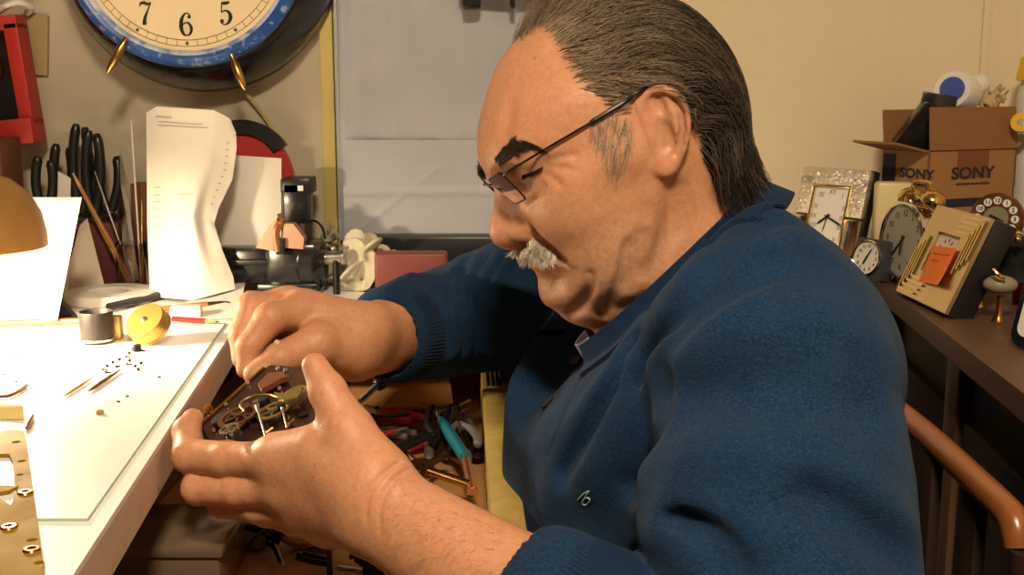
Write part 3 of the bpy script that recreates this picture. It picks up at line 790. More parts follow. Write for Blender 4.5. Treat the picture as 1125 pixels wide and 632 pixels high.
# thin forelock standing over the bald front
n = 420; fq = np.stack([RNG.uniform(.010, .070, n), RNG.uniform(-.045, .035, n), np.full(n, .12)], 1)
fr = project(body, HO + fq @ HB, 0, 8)
fp = grow(body, fr, lambda X, i: np.tile(W2(np.array([-.75 + .25 * (i < 3), .0, .25])), (n, 1)) + clump[RNG.integers(0, 400, n)] * .16, RNG.uniform(.03, .055, n), np.linspace(0, 1, 7)[None] * RNG.uniform(.004, .024, n)[:, None], 7, .7, .06)
put(tag(strands(fp, np.full(n, .00016), np.tile([.20, .14, .09], (n, 1)), 'forelock', M_hair), 'thin wispy hair over the bald forehead'))
# ---- sideburn
def patch(pg, n, dirpx, ln, lift, rad, c0, c1, name, lab=None, wob=.15, k=5, follow=.9, mirror=False, dfun=None):
    s_ = sample(pg, n); X, ok = hits(body, s_); ok &= HEAD(X) < .004; X, s_ = X[ok], s_[ok]
    dp = np.array([dfun(*q) for q in s_]) if dfun else np.tile(dirpx, (len(X), 1))
    D = np.array([[a, 0, -b] for a, b in dp], float); D = nrm(D) + RNG.normal(0, wob, D.shape)
    if mirror:
        q_ = (X - HO) @ HB.T; q_[:, 1] *= -1; e_ = D @ HB.T; e_[:, 1] *= -1
        if mirror == 'join': X = np.concatenate([X, HO + q_ @ HB]); D = np.concatenate([D, e_ @ HB])
        else:
            oth = (HO + q_ @ HB, e_ @ HB)
    for X, D in [(X, D)] + ([oth] if mirror is True else []):
        m_ = len(X); L_ = RNG.uniform(ln[0], ln[1], m_); hh = RNG.uniform(lift[0], lift[1], m_)[:, None] * np.linspace(0, 1, k)[None]
        pth = grow(body, X, lambda X_, i: D, L_, hh, k, follow)
        g = RNG.uniform(0, 1, (m_, 1)); c = np.array(c0) * (1 - g) + np.array(c1) * g
        o = put(strands(pth, np.full(m_, rad), c, name, M_hair))
        if lab: o['label'] = lab
    return o
patch([(650, 126), (668, 118), (692, 122), (699, 140), (692, 172), (682, 190), (668, 184), (662, 160), (652, 146)], 420, (-.12, 1), (.006, .016), (.0005, .0020), .00015, (.16, .11, .07), (.50, .44, .36), 'sideburn', 'greying sideburn in front of the ear')
patch([(542, 177), (553, 163), (566, 152), (577, 154), (588, 159), (597, 165), (592, 166), (578, 161), (569, 165), (559, 176), (547, 183)], 900, (1, -.5), (.004, .007), (.0004, .0013), .00020, (.018, .012, .009), (.06, .042, .03), 'eyebrow', 'dark bushy eyebrow', mirror=True,
    dfun=lambda x, y: (1, -.7) if x < 564 else (1, .40), wob=.10)
eb2 = [o for o in man.children if o.name.startswith('eyebrow')][-1]; bpy.data.objects.remove(eb2)
n = 420; q_ = np.stack([np.full(n, .13), RNG.uniform(-.036, -.006, n), RNG.uniform(.012, .0235, n)], 1); q_[:, 2] += np.clip(-q_[:, 1] - .012, 0, .012) * .35
rt_ = project(body, HO + q_ @ HB, 0, 10); D_ = W2(np.tile([.55, -.45, -.35], (n, 1))) + RNG.normal(0, .2, (n, 3))
put(tag(strands(grow(body, rt_, lambda X_, i: D_, RNG.uniform(.006, .010, n), RNG.uniform(.0015, .004, n)[:, None] * np.linspace(0, 1, 5)[None], 5, .7), np.full(n, .00028), np.tile([.022, .015, .011], (n, 1)), 'eyebrow', M_hair), 'dark bushy eyebrow'))
patch([(574, 191.5), (584, 188), (597, 182), (597, 183.4), (585, 190), (574, 193.5)], 240, (-.3, 1), (.002, .004), (.0008, .002), .00020, (.02, .012, .01), (.03, .02, .015), 'eyelashes', mirror=True, k=4, follow=.5)
patch([(565, 274), (577, 268), (586, 259), (593, 260), (603, 268), (613, 278), (604, 279), (588, 277), (567, 279)], 1000, (-.1, 1), (.006, .0125), (.0025, .0065), .00030, (.45, .36, .26), (.92, .87, .76), 'moustache', 'bushy greying moustache', mirror='join', k=6, follow=.75, wob=.13,
    dfun=lambda x, y: (-.25 + (x - 562) / 54 * .55, 1))
# ---- reading glasses low on the nose
M_wire = mat('spectacle_wire', (.06, .05, .045), .3, 1.0)
M_lens = mat('lens_glass', (1, 1, 1), .03, trans=1., ior=1.52)
M_tip = mat('temple_tip', (.012, .011, .012), .4)
glasses = put(bpy.data.objects.new('reading_glasses', None)); COL.objects.link(glasses); glasses.empty_display_size = .02
glasses['label'] = 'thin wire-framed reading glasses low on the nose'
def gl(o): o.parent = glasses; return o
# lens plane: faces forward and down, upright edges nearly square to the temples
LC = np.array([.1120, .0, .0035]); LN = nrm(np.array([.92, .0, -.40])); LUp = nrm(np.array([.40, 0, .92]))
def lens_pt(s, a, b, d=0.):
    """s side, a outward from the middle, b up, in the lens plane (slightly wrapped)"""
    return HO + (LC + np.array([0, 1, 0]) * s * a + LUp * b + LN * (d - .14 * max(a - .008, 0))) @ HB
for sd in (1, -1):
    ol = []
    for ca, cb, a0 in ((.0150, .0075, 180), (.0480 - .004, .0085, 90), (.0465 - .004, -.0120, 0), (.0185, -.0125, -90)):
        pass
    cn = [(.0115, .0100), (.0510, .0120), (.0485, -.0150), (.0165, -.0165)]
    for i in range(4):
        p0, p1, p2 = np.array(cn[i - 1]), np.array(cn[i]), np.array(cn[(i + 1) % 4])
        e0, e1 = nrm(p0 - p1), nrm(p2 - p1); r = .0055
        for t in np.linspace(0, 1, 7): ol.append((1 - t) ** 2 * (p1 + e0 * r) + 2 * t * (1 - t) * p1 + t * t * (p1 + e1 * r))
    b = MB(); b.tube([lens_pt(sd, *q) for q in ol], .00062, 8, closed=True); gl(b.build('rim', M_wire))
    b = MB(); m_ = len(ol); c_ = np.mean(ol, 0)
    fr_ = [b.bm.verts.new(V(lens_pt(sd, *q, .0007))) for q in ol]; bk = [b.bm.verts.new(V(lens_pt(sd, *q, -.0007))) for q in ol]
    b.bm.faces.new(fr_); b.bm.faces.new(bk[::-1])
    for i in range(m_): b.bm.faces.new((fr_[i], bk[i], bk[(i + 1) % m_], fr_[(i + 1) % m_]))
    gl(b.build('lens', M_lens, smooth=20))
    # hinge and temple to above the ear
    hg = lens_pt(sd, .0512, .0085); h2 = lens_pt(sd, .0570, .0088, -.004)
    ip = lambda f, l, u: HO + np.array([f, sd * l, u]) @ HB
    ear_top = ip(.006, .0800, .0310); e2 = ip(-.010, .0775, .0285); e3 = ip(-.020, .0745, .012)
    mid = h2 + (ear_top - h2) * .62 + HL * sd * .0035
    def clear(q):
        q = np.array(q, float); d = HEAD(q)
        for _ in range(4): d = HEAD(q); g = nrm(grad(HEAD, q, 2e-3)); q = q + np.clip(.0022 - d, 0, .006)[:, None] * g
        return list(q)
    tp_ = clear([h2 + (mid - h2) * t for t in np.linspace(0, 1, 14)]); mid = tp_[-1]
    b = MB(); b.tube([hg, (hg + h2) / 2 + HF * .0008, tp_[0]], .0011, 8); b.tube(tp_, [.0011] * 2 + [.0008] * 12, 8); gl(b.build('temple', M_wire))
    b = MB(); b.tube(catmull(clear([mid, mid + (ear_top - mid) * .35, mid + (ear_top - mid) * .7, ear_top]) + [e2, e3], 5), [.0011] + [.0017] * 25, 8); gl(b.build('temple_tip', M_tip))
    b = MB(); b.tube([lens_pt(sd, .0135, .001), lens_pt(sd, .0115, -.003, -.004), lens_pt(sd, .0105, -.006, -.005)], .0005, 6); b.ball(lens_pt(sd, .0100, -.006, -.0055), (.0016, .0016, .003), 2); gl(b.build('nose_pad', M_wire))
b = MB(); b.tube(catmull([lens_pt(-1, .0135, .004), lens_pt(-1, .006, .0075, .002), lens_pt(1, .006, .0075, .002), lens_pt(1, .0135, .004)], 5), .0009, 8); gl(b.build('bridge', M_wire))

# ---- pullover
M_knit = mat('blue_knit', (.014, .046, .112), .95, spec=.08, sheen=.07, var=[(620, .80, (.004, .012, .032)), (480, .50, (.046, .080, .130), .52, .72), (38, .35, (.018, .050, .108)), (7, .4, (.009, .030, .080))], bump=[(900, .6, .0016), (260, .3, .0016)], stretch=(1, 1, 1.6))
M_rib = mat('blue_rib_knit', (.0095, .027, .070), .95, spec=.10, sheen=.12, var=[(900, .5, (.005, .014, .036))], bump=[(1500, .4, .0008)])
cB, cF, cL = P(830, 199, .885), P(634, 384, .868), P(738, 299, .806)
cc = (cB + cF) / 2; cA, cS = (cF - cB) / 2, cL - (cB + cF) / 2
cN = nrm(np.cross(cA, cS)); cN = cN if cN[2] < 0 else -cN
knit = Field()
knit.add(Framed((lambda F_: F_.add(Ell((0, 0, 0), (.135, .190, .190))))(Field()), (.140, .885, .885), BB))
knit.add(Framed((lambda F_: F_.add(Ell((0, 0, 0), (.142, .190, .230))))(Field()), (.142, .885, .690), BB), .05)
knit.add(Framed((lambda F_: F_.add(Ell((0, 0, 0), (.085, .195, .085))))(Field()), (.180, .885, .955), BB), .05)
knit.add(Chain([SLJ + [.005, .03, .02], NB + [.040, -.045, -.020], NB + [.046, .02, -.005], SRJ + [0, -.03, .0]], [.058, .052, .055, .058]), .045)
knit.add(Chain([P(625, 372, .955), P(612, 430, .945), P(612, 500, .935), P(622, 575, .92)], [.026, .031, .036, .046]), .045)
cl = lambda t: ELJ + (LW - ELJ) * t
knit.add(Chain([SLJ, SLJ * .66 + ELJ * .34, SLJ * .33 + ELJ * .67, ELJ, cl(.28), cl(.53)], [.074, .079, .078, .068, .060, .0515]), .022)
cr = lambda t: ERJ + (RW - ERJ) * t
knit.add(Chain([SRJ, (SRJ + ERJ) / 2, ERJ, cr(.4), cr(.74)], [.076, .072, .062, .054, .045]), .03)
_ca, _cn = nrm(cA), cN; _cs = np.cross(_cn, _ca)
def _open(X):
    p = X - cc; r = np.hypot(p @ _ca / np.linalg.norm(cA), p @ _cs / abs(cS @ _cs)); h = -(p @ cN)
    return -(h + .0115 + .012 * (np.clip(r, .6, 2.4) - 1) - .30 * np.clip(r - 1.75, 0, 4) ** 2)
knit.sub(Fn(_open, (-.2, .5, .7), (.4, 1.3, 1.3)), .014)
for c_, a_, b_ in ((cl, .53, lup), (cr, .74, rup)):        # the openings
    ax_ = nrm(c_(1.) - c_(0.)); pp = c_(a_)
    knit.sub(Chain([pp - ax_ * .012, pp + ax_ * .08], .0425 if c_ is cl else .0375), .003)
def fold(pts, r, k, groove=False, inset=0., y0=.5):
    X = []
    for i, q in enumerate(pts):
        h = hit(knit0, *q, y0=y0, y1=1.35)
        if h is not None: X.append(h)
    if len(X) < 2: return
    X = np.array(X); N_ = nrm(grad(knit0, X, 2e-3)); X = X - N_ * (inset if not groove else -inset)
    X = np.array(catmull(list(X), 4)); m_ = len(X); tp = np.sin(np.linspace(.12, PI - .12, m_)) ** .6
    (knit.sub if groove else knit.add)(Chain(X, list(r * (.35 + .65 * tp))), k)
knit0 = Field(); knit0.ops = list(knit.ops); knit0.lo, knit0.hi = knit.lo, knit.hi
R_ = lambda pts, r=.008, k=.022, ins=.0045: fold(pts, r + .0035, k + .004, False, ins + .0032)
G_ = lambda pts, r=.004, k=.020, ins=.0015: fold(pts, r, k, True, ins)
# shoulder seam and the folds running from the shoulder to the chest
R_([(906, 272), (866, 262), (822, 286), (775, 322), (738, 366), (712, 416), (699, 470), (690, 520)], .010, .022, .005)
R_([(852, 240), (806, 262), (756, 312), (716, 366), (692, 420), (672, 476), (655, 530)], .008, .024, .004)
G_([(900, 286), (864, 289), (816, 308), (780, 337), (744, 390), (724, 432), (715, 485), (700, 535)], .0135, .018, .0055)
G_([(838, 262), (786, 300), (745, 350), (715, 402), (700, 440)], .004, .018)
R_([(720, 356), (690, 402), (660, 452), (630, 505), (604, 548)], .007, .028, .004)
G_([(708, 380), (680, 425), (650, 475), (622, 520)], .003, .024)
# near sleeve
G_([(700, 556), (716, 545), (742, 536), (775, 538), (808, 549), (832, 562)], .0055, .010, .001)
R_([(698, 572), (722, 556), (752, 550), (790, 556), (826, 574), (852, 600)], .008, .014, .004)
G_([(706, 592), (730, 577), (752, 580), (772, 596), (792, 622)], .0045, .010, .001)
R_([(700, 600), (718, 588), (738, 592), (756, 612)], .006, .012, .003)
R_([(712, 520), (760, 506), (812, 504), (868, 511), (920, 532), (960, 556), (992, 580)], .005, .022, .003)
G_([(900, 545), (940, 570), (975, 592), (990, 604)], .007, .028, .0)
G_([(742, 570), (772, 575), (800, 600), (818, 632)], .004, .010, .001)
R_([(745, 392), (800, 366), (868, 350), (930, 362), (972, 392)], .004, .026, .002)
G_([(760, 440), (820, 428), (890, 432), (950, 452)], .004, .030, .0005)
# far sleeve
for x0, x1, x2 in ((484, 492, 500), (504, 494, 500), (523, 510, 515), (545, 525, 530), (562, 540, 545)):
    fold([(x0, 284), (x1, 318), (x1 + 1, 345), (x2, 385)], .009, .014, False, .0065, .6)
for x0, x1, x2 in ((493, 487, 494), (513, 503, 508), (534, 518, 522), (553, 533, 537)):
    fold([(x0, 284), (x1, 318), (x1 + 1, 345), (x2, 385)], .0035, .009, True, .001, .6)
fold([(470, 290), (450, 305), (425, 322), (404, 342)], .006, .02, False, .003, .6)
# placket
G_([(648, 398), (630, 432), (616, 470), (606, 500)], .0012, .004, .0)
knit.lo = np.array([-.2, .44, .48]); knit.hi = np.array([.36, 1.33, 1.14])
kv, kf = surface(knit, .0026)
put(np_mesh('pullover', kv, kf, M_knit))
# ---- rolled sleeve ends, ribbed
def cuff(cfun, t0, t1, r0, r1, name, bulge=.0, nr=100):
    a, b = cfun(t0), cfun(t1); ax = nrm(b - a); x = nrm(np.cross(ax, [0.3, 0.2, 1])); y = np.cross(ax, x)
    prof = [(t, r0 + (r1 - r0) * t + bulge * math.sin(PI * t)) for t in np.linspace(0, 1, 12)] + [(1.02, r1 - .0012), (1.01, r1 - .0032), (.7, r1 - .0042)]
    n = nr * 4; vs = []; th = np.linspace(0, 2 * PI, n, endpoint=False); rb = .0006 * np.cos(th * nr)
    for t, r in prof: vs.append(a + (b - a) * t + (r + rb)[:, None] * (np.cos(th)[:, None] * x + np.sin(th)[:, None] * y))
    ix = np.arange(len(prof) * n).reshape(-1, n); nx = np.roll(ix, -1, 1)
    f = np.stack([ix[:-1], nx[:-1], nx[1:], ix[1:]], -1).reshape(-1, 4)
    return put(np_mesh(name, np.concatenate(vs), f, M_rib))
cuff(cl, .36, .56, .0575, .0485, 'cuff', .0015)
cuff(cr, .66, .78, .0475, .0440, 'cuff', .001, 84)
# ---- folded polo collar
neckf = lambda X: neck(X)
def collar_pt(th, s):
    """th round the neck (0 = throat), s across the collar: inside, over the crest, down the outside"""
    rad = cA * math.cos(th) + cS * math.sin(th); o = nrm(rad)
    fr = (1 + math.cos(th)) / 2
    if s < .35: w, dn = -.0015, .030 * (1 - s / .35)
    elif s < .5: t = (s - .35) / .15; w, dn = .0035 * t, -.004 * math.sin(PI * t)
    else: t = (s - .5) / .5; w, dn = .0035 + (.012 + .003 * fr) * t, (.026 + .002 * fr) * t
    return cc + rad + o * w + cN * dn
th0 = .40
_cp = np.array([[collar_pt(th0 + (2 * PI - 2 * th0) * i / 110, j / 20) for j in range(21)] for i in range(111)])
fl = _cp.reshape(-1, 3)
for _ in range(3):
    d = neck(fl); m_ = d < .003; g = nrm(grad(neck, fl, 2e-3)); fl[m_] += (np.clip(.003 - d, 0, .01)[:, None] * g)[m_]
out_ = np.tile((np.arange(21) >= 11), 111); 
for _ in range(4):
    d = knit(fl); g = nrm(grad(knit, fl, 3e-3)); m_ = out_ & (d < .0035); m_ &= d > -.012; fl[m_] += (np.clip(.0035 - d, 0, .004)[:, None] * g)[m_]
_cp = fl.reshape(111, 21, 3)
b = MB(); b.grid(lambda u, v: _cp[round(u * 110), round(v * 20)], 110, 20, thick=.0022); put(b.build('collar', M_rib, smooth=60))
# undershirt at the throat
M_under = mat('pale_blue_cotton', (.24, .30, .56), .9, bump=(500, .3, .001))
b = MB(); uc = cF + cN * .012
b.grid(lambda u, v: cc + (cA * 1.0 * math.cos((u - .5) * 1.0 + .05) + cS * math.sin((u - .5) * 1.0 + .05)) * (.97 + .05 * v) + cN * (-.004 + .022 * v), 16, 6, thick=.0015); put(b.build('undershirt', M_under))
# buttons
M_btn = mat('dark_button', (.030, .028, .032), .35)
for q in ((634, 398), (603, 444)):
    c_ = hit(knit, *q, y0=.6); n_ = nrm(grad(knit, c_[None], 2e-3))[0]
    b = MB(); b.lathe([(0, .0005), (.0058, .0005), (.0066, .0015), (.0066, .0026), (.0058, .0034), (.0048, .0030), (.0042, .0022), (0, .0022)], c_, n_, 28)
    x_ = nrm(np.cross(n_, [0, 0, 1])); y_ = np.cross(n_, x_)
    for s_, t_ in ((1, 1), (1, -1), (-1, 1), (-1, -1)): b.ball(c_ + n_ * .0023 + (x_ * s_ + y_ * t_) * .0012, .0006, 1)
    put(b.build('button', M_btn))
# small embroidered mark on the chest
M_emb = mat('pale_blue_thread', (.35, .52, .62), .8)
lp = [(635, 549), (641, 543), (647, 540), (643, 546), (640, 553), (644, 555), (648, 550), (645, 547), (640, 550)]
X = [hit(knit, *q, y0=.55) for q in lp]
b = MB(); b.tube(catmull([x - ray(640, 547) * .0003 for x in X], 5), .00055, 6); put(b.build('embroidered_mark', M_emb))
# ---- trousers and shoes (below the bench)
leg = Field()
leg.add(Chain([[.15, .885, .56], [.155, .885, .50]], [.125, .13]))
for yo, kx, ky in ((.80, -.20, .79), (.97, -.22, .99)):
    leg.add(Chain([[.17, yo, .52], [kx, ky, .53], [kx + .05, ky, .12]], [.088, .064, .05]), .04)
leg.sub(Fn(lambda X: X[:, 2] - .09, (-9, -9, -9), (9, 9, 9)))
leg.sub(Fn(lambda X: .62 - X[:, 2], (-9, -9, -9), (9, 9, 9)))
leg.lo = np.array([-.32, .68, .08]); leg.hi = np.array([.36, 1.12, .66])
lv, lf = surface(leg, .006); put(np_mesh('trousers', lv, lf, mat('dark_trousers', (.02, .02, .024), .9, bump=(400, .3, .001))))
M_shoe = mat('black_shoe', (.012, .011, .011), .35)
for kx, ky in ((-.20, .79), (-.22, .99)):
    sh = Field(); x_ = kx + .05
    sh.add(Ell((x_, ky, .05), (.05, .043, .055))); sh.add(Ell((x_ - .09, ky, .034), (.11, .046, .038)), .03); sh.add(Chain([[x_, ky, .05], [x_, ky, .13]], .045), .02)
    sv, sf = surface(sh, .005); sv[:, 2] = np.maximum(sv[:, 2], .002); put(np_mesh('shoe', sv, sf, M_shoe))

# ---- fine hairs on the near forearm
n = 260; pts_ = np.stack([RNG.uniform(430, 620, n), np.zeros(n)], 1); pts_[:, 1] = np.interp(pts_[:, 0], [430, 520, 620], [520, 560, 580]) + RNG.uniform(0, 95, n)
X, ok = hits(body, pts_); X = X[ok]; X = X[knit(X) > .004]; n = len(X); ax_ = nrm(LW - ELJ)
D = np.tile(ax_ * .6 + np.array([0, 0, -.7]), (n, 1)) + RNG.normal(0, .2, (n, 3))
put(strands(grow(body, X, lambda X_, i: D, RNG.uniform(.004, .009, n), RNG.uniform(.0008, .003, n)[:, None] * np.linspace(0, 1, 5)[None], 5, .9), np.full(n, .00008), np.tile([.20, .11, .06], (n, 1)), 'arm_hair', M_hair))
# ================================================================== THINGS ON THE LEFT
class T:
    """a thing: an Empty at its base; parts are given in world space"""
    def __init__(s, name, loc, label, cat, group=None):
        s.loc = V(loc); s.e = empty(name, loc, label, cat, group)
    def part(s, b, name, m, smooth=40, frame=None, under=None):
        o = b.build(name, m, None, smooth, frame); o.parent = s.e; o.location = -s.loc
        if under: o.parent = under; o.location = (0, 0, 0)
        return o
def solo(name, b, m, label, cat, group=None, smooth=40, frame=None):
    return tag(b.build(name, m, None, smooth, frame), label, cat, group)
def ribbon(b, pts, w, fr, th=.0006, n=6):
    """flat pen stroke of varying width in the xy plane of a frame"""
    p = catmull([(x, y) for x, y in pts], n) if n > 1 else [np.array(q, float) for q in pts]; m_ = len(p)
    w = np.interp(np.linspace(0, 1, m_), np.linspace(0, 1, len(w)), w); A, B = [], []
    for i in range(m_):
        t = p[min(i + 1, m_ - 1)] - p[max(i - 1, 0)]; t = t / max(np.linalg.norm(t), 1e-9); q = np.array([-t[1], t[0]]) * w[i] / 2
        A.append(p[i] + q); B.append(p[i] - q)
    top = [[b.bm.verts.new(fr @ Vector((*a, th))), b.bm.verts.new(fr @ Vector((*c, th)))] for a, c in zip(A, B)]
    for i in range(m_ - 1): b.bm.faces.new((top[i][0], top[i + 1][0], top[i + 1][1], top[i][1]))
    return b
DIG = {
 '6': ([([(.19, .34), (.10, .46), (-.04, .44), (-.18, .22), (-.22, -.10), (-.15, -.38), (.02, -.48), (.18, -.37), (.22, -.16), (.13, .03), (-.02, .07), (-.15, -.02), (-.19, -.14)], [.07, .05, .07, .15, .18, .13, .05, .11, .15, .09, .05, .05, .05])], [(.15, .31, .075)]),
 '7': ([([(-.24, .28), (-.22, .43)], [.04, .06]), ([(-.23, .42), (-.05, .45), (.10, .39), (.25, .46)], [.10, .13, .11, .05]), ([(.25, .46), (.10, .14), (-.02, -.14), (-.07, -.36), (-.07, -.49)], [.04, .07, .13, .17, .18])], []),
 '5': ([([(-.15, .44), (.02, .43), (.20, .48)], [.09, .15, .07]), ([(-.15, .46), (-.17, .04)], [.045, .045]), ([(-.17, .03), (-.03, .12), (.15, .05), (.22, -.15), (.14, -.37), (-.03, -.48), (-.17, -.42), (-.20, -.34)], [.04, .06, .12, .18, .12, .05, .06, .08])], [(-.16, -.33, .085)]),
 '4': ([([(.09, .48), (.09, -.40)], [.15, .15]), ([(.06, .46), (-.28, -.17)], [.04, .04]), ([(-.29, -.17), (.27, -.17)], [.06, .06]), ([(-.06, -.46), (.24, -.46)], [.05, .05])], []),
 '8': ([([(.0, .04), (.15, .18), (.14, .38), (.0, .48), (-.15, .38), (-.14, .20), (.0, .04), (.19, -.10), (.20, -.34), (.0, -.48), (-.20, -.34), (-.18, -.12), (.0, .04)], [.08, .07, .06, .05, .11, .12, .14, .10, .08, .05, .14, .09, .07])], []),
}
def digit(b, ch, fr, h):
    st, balls = DIG[ch]
    for pts, w in st: ribbon(b, [(x * h, y * h) for x, y in pts], [q * h for q in w], fr)
    for x, y, r in balls:
        vs = [b.bm.verts.new(fr @ Vector(((x + r * math.cos(a)) * h, (y + r * math.sin(a)) * h, .0007))) for a in np.linspace(0, 2 * PI, 14, endpoint=False)]; b.bm.faces.new(vs)
def hand_poly(b, fr, ang, L, w, tail, z):
    c, s_ = math.sin(ang), math.cos(ang); f = fr @ Matrix.Translation((0, 0, z)) @ Matrix(((s_, c, 0, 0), (-c, s_, 0, 0), (0, 0, 1, 0), (0, 0, 0, 1)))
    return b.prism([(-w * .5, -tail), (w * .5, -tail), (w * .6, L * .75), (0, L), (-w * .6, L * .75)], .0006, f)

# ---- wall clock
kc = P(200, -64, 1.40); KF = frame_of(kc, (1, 0, 0), z=(0, -1, 0))
K = T('wall_clock', kc + [0, .1, -.15], 'large round clock with blue worn bezel and black body hanging on the wall', 'clock')
b = MB(); b.lathe([(.128, -.004), (.140, -.006), (.152, -.016), (.162, -.036), (.172, -.056), (.176, -.078), (.168, -.094), (.0, -.0985)], n=96); K.part(b, 'body', M_blackm, frame=KF)
M_blue = mat('worn_blue_enamel', (.016, .075, .33), .35, var=[(60, .9, (.60, .62, .66), .60, .68), (150, .8, (.50, .54, .60), .62, .72), (30, .5, (.05, .16, .46))])
M_lip = mat('pale_blue_lip', (.50, .55, .66), .4, var=[(50, .9, (.10, .22, .52), .5, .62)])
b = MB(); b.lathe([(.1270, -.004), (.1270, .0005), (.1300, .0035), (.1325, .0040), (.1325, -.004)], n=96, closed=True); K.part(b, 'inner_lip', M_lip, frame=KF)
b = MB(); b.lathe([(.1315, -.006), (.1315, .001), (.1330, .0045), (.1370, .0060), (.1430, .0030), (.1462, -.003), (.1462, -.010), (.139, -.010)], n=96, closed=True); K.part(b, 'bezel', M_blue, frame=KF)
b = MB(); b.lathe([(0, -.001), (.1290, -.001), (.1290, -.004), (0, -.004)], n=96); K.part(b, 'dial', M_dialc, frame=KF)
for i in range(1, 13):
    nb = MB()
    a = i * PI / 6; p = KF @ Matrix.Translation((.0955 * math.sin(a), .0955 * math.cos(a), -.0006))
    if str(i) in DIG: digit(nb, str(i), p, .0275)
    else: nb.add_mesh(text_mesh(str(i), .034, .0002, bold=.0008), p)
    K.part(nb, 'numeral', M_inkd)
tb = MB()
for r in (.1140, .1215): tb.lathe([(r - .0003, -.0004), (r + .0003, -.0004), (r + .0003, -.0009), (r - .0003, -.0009)], n=96, closed=True)
for i in range(60):
    a = i * PI / 30; w, l0, l1 = (.0022, .1128, .1228) if i % 5 == 0 else (.0005, .1140, .1215)
    M_ = Matrix.Rotation(-a, 4, 'Z'); tb.box((M_ @ Vector((0, (l0 + l1) / 2, -.0006))), (w if i % 5 else .0034, l1 - l0 if i % 5 else .0036, .0005), rot=M_.to_3x3())
K.part(tb, 'minute_track', mat('faded_ink', (.10, .07, .05), .7), frame=KF)
hb = MB(); hand_poly(hb, KF, math.radians(-58), .062, .006, .015, .002); K.part(hb, 'hour_hand', M_inkd)
hb = MB(); hand_poly(hb, KF, math.radians(52), .100, .004, .020, .003); K.part(hb, 'minute_hand', M_inkd)
for (x0, y0), (x1, y1) in (((135, 49), (118, 80)), ((257, 68), (269, 99))):
    a, e = P(x0, y0, 1.385), P(x1, y1, 1.382); d = e - a
    f = MB(); f.tube([a - d * .25, a, a + d * .12, a + d * .5, a + d * .82, a + d], [.0030, .0034, .0055, .0054, .0036, .0012], 16); K.part(f, 'foot', M_brass)

# ---- red display box on the wall with a watch in it
rb = P(-14, 86, 1.46)
RF = frame_of(rb, (math.cos(.10), 0, -math.sin(.10) * -1), z=(0, -1, 0))
RB = T('display_box', rb + [0, .04, -.08], 'red open-fronted display box on the wall holding a watch', 'display box')
b = MB(); w_, h_ = .093, .128
for c, d in (((0, h_ / 2, 0), (w_ + .018, .018, .034)), ((0, -h_ / 2 - .006, .004), (w_ + .018, .032, .042)), ((w_ / 2, 0, 0), (.018, h_, .034)), ((-w_ / 2, 0, 0), (.018, h_, .034))): b.box(c, d, bev=.002)
RB.part(b, 'frame', M_redp, frame=RF)
b = MB(); b.box((0, 0, -.013), (w_, h_, .006)); RB.part(b, 'back', M_black, frame=RF)
W_ = T('wristwatch', rb + [0, 0, 0], 'round brown-dialled watch hanging inside the red display box', 'watch')
b = MB(); b.lathe([(0, -.009), (.020, -.009), (.022, -.005), (.020, -.001), (.018, -.0005)], n=32); W_.part(b, 'case', M_brass_d, frame=RF @ Matrix.Translation((-.002, .012, 0)))
b = MB(); b.lathe([(0, -.0008), (.018, -.0008), (.018, -.003), (0, -.003)], n=32); W_.part(b, 'dial', mat('brown_dial', (.16, .09, .05), .5, var=(120, .8, (.05, .03, .02))), frame=RF @ Matrix.Translation((-.002, .012, 0)))
for sg in (1, -1):
    b = MB(); b.box((-.002, .012 + sg * .036, -.007), (.016, .030, .004), bev=.001); W_.part(b, 'strap', M_black, frame=RF)
c_ = P(44, 45, 1.49)
solo('cardboard_piece', MB().box((c_[0] - .01, 1.4965, c_[2] - .005), (.035, .005, .075), rot=Euler((0, .08, 0))), M_tan, 'tan piece of card on the wall beside the red display box', 'card')
b = MB(); b.tube(catmull([P(-6, 16, 1.47), P(8, 6, 1.46), P(22, 3, 1.46), P(34, 8, 1.48), P(30, 14, 1.494)], 6), .0045, 10); solo('white_cable', b, M_white, 'white cable looped high on the wall above the red box', 'cable')

# ---- grey paper bag flattened against the wall, and its clip
M_bag = mat('grey_paper_bag', (.40, .42, .47), .55, var=[(4, .5, (.50, .50, .54)), (18, .3, (.33, .345, .38))], bump=[(16, .5, .006), (70, .15, .001)], spec=.4)
bx0, bx1 = P(371, 130, 1.475)[0], P(600, 130, 1.475)[0]; bz0 = P(450, 265, 1.475)[2]; bz1 = 1.64; bm1 = P(450, 152, 1.475)[2]
BG = T('paper_bag', ((bx0 + bx1) / 2, 1.48, bz0), 'large grey paper bag with folded bottom hanging flat on the wall', 'paper bag')
b = MB(); rr_ = random.Random(3)
def bagf(u, v):
    x = bx0 + (bx1 - bx0) * u; z = bz0 + (bz1 - bz0) * v
    crease = .0035 * math.exp(-((u - .07) / .012) ** 2) + .002 * math.exp(-((u - .27) / .02) ** 2)
    return (x, 1.484 - .006 * math.sin(PI * min(1, u * 1.1)) - crease - .003 * math.sin(9 * u + 4 * v) * math.sin(5 * v + 2) - .002 * math.sin(23 * u + 11 * v), z)
b.grid(bagf, 48, 60, thick=.001); BG.part(b, 'front_sheet', M_bag)
b = MB()
def flapf(u, v):
    x = bx0 + .006 + (bx1 - bx0 - .008) * u; z = bz0 - .002 + (bm1 - bz0) * v
    c = .0022 * math.exp(-(((v - .50)) / .035) ** 2) + .0020 * math.exp(-((u * 1.35 - v * .9 + .02) / .018) ** 2) * (v < .75)
    return (x, 1.4705 - c - .002 * math.sin(7 * u) - .003 * (1 - v), z)
b.grid(flapf, 60, 44, thick=.0012); BG.part(b, 'bottom_fold', M_bag)
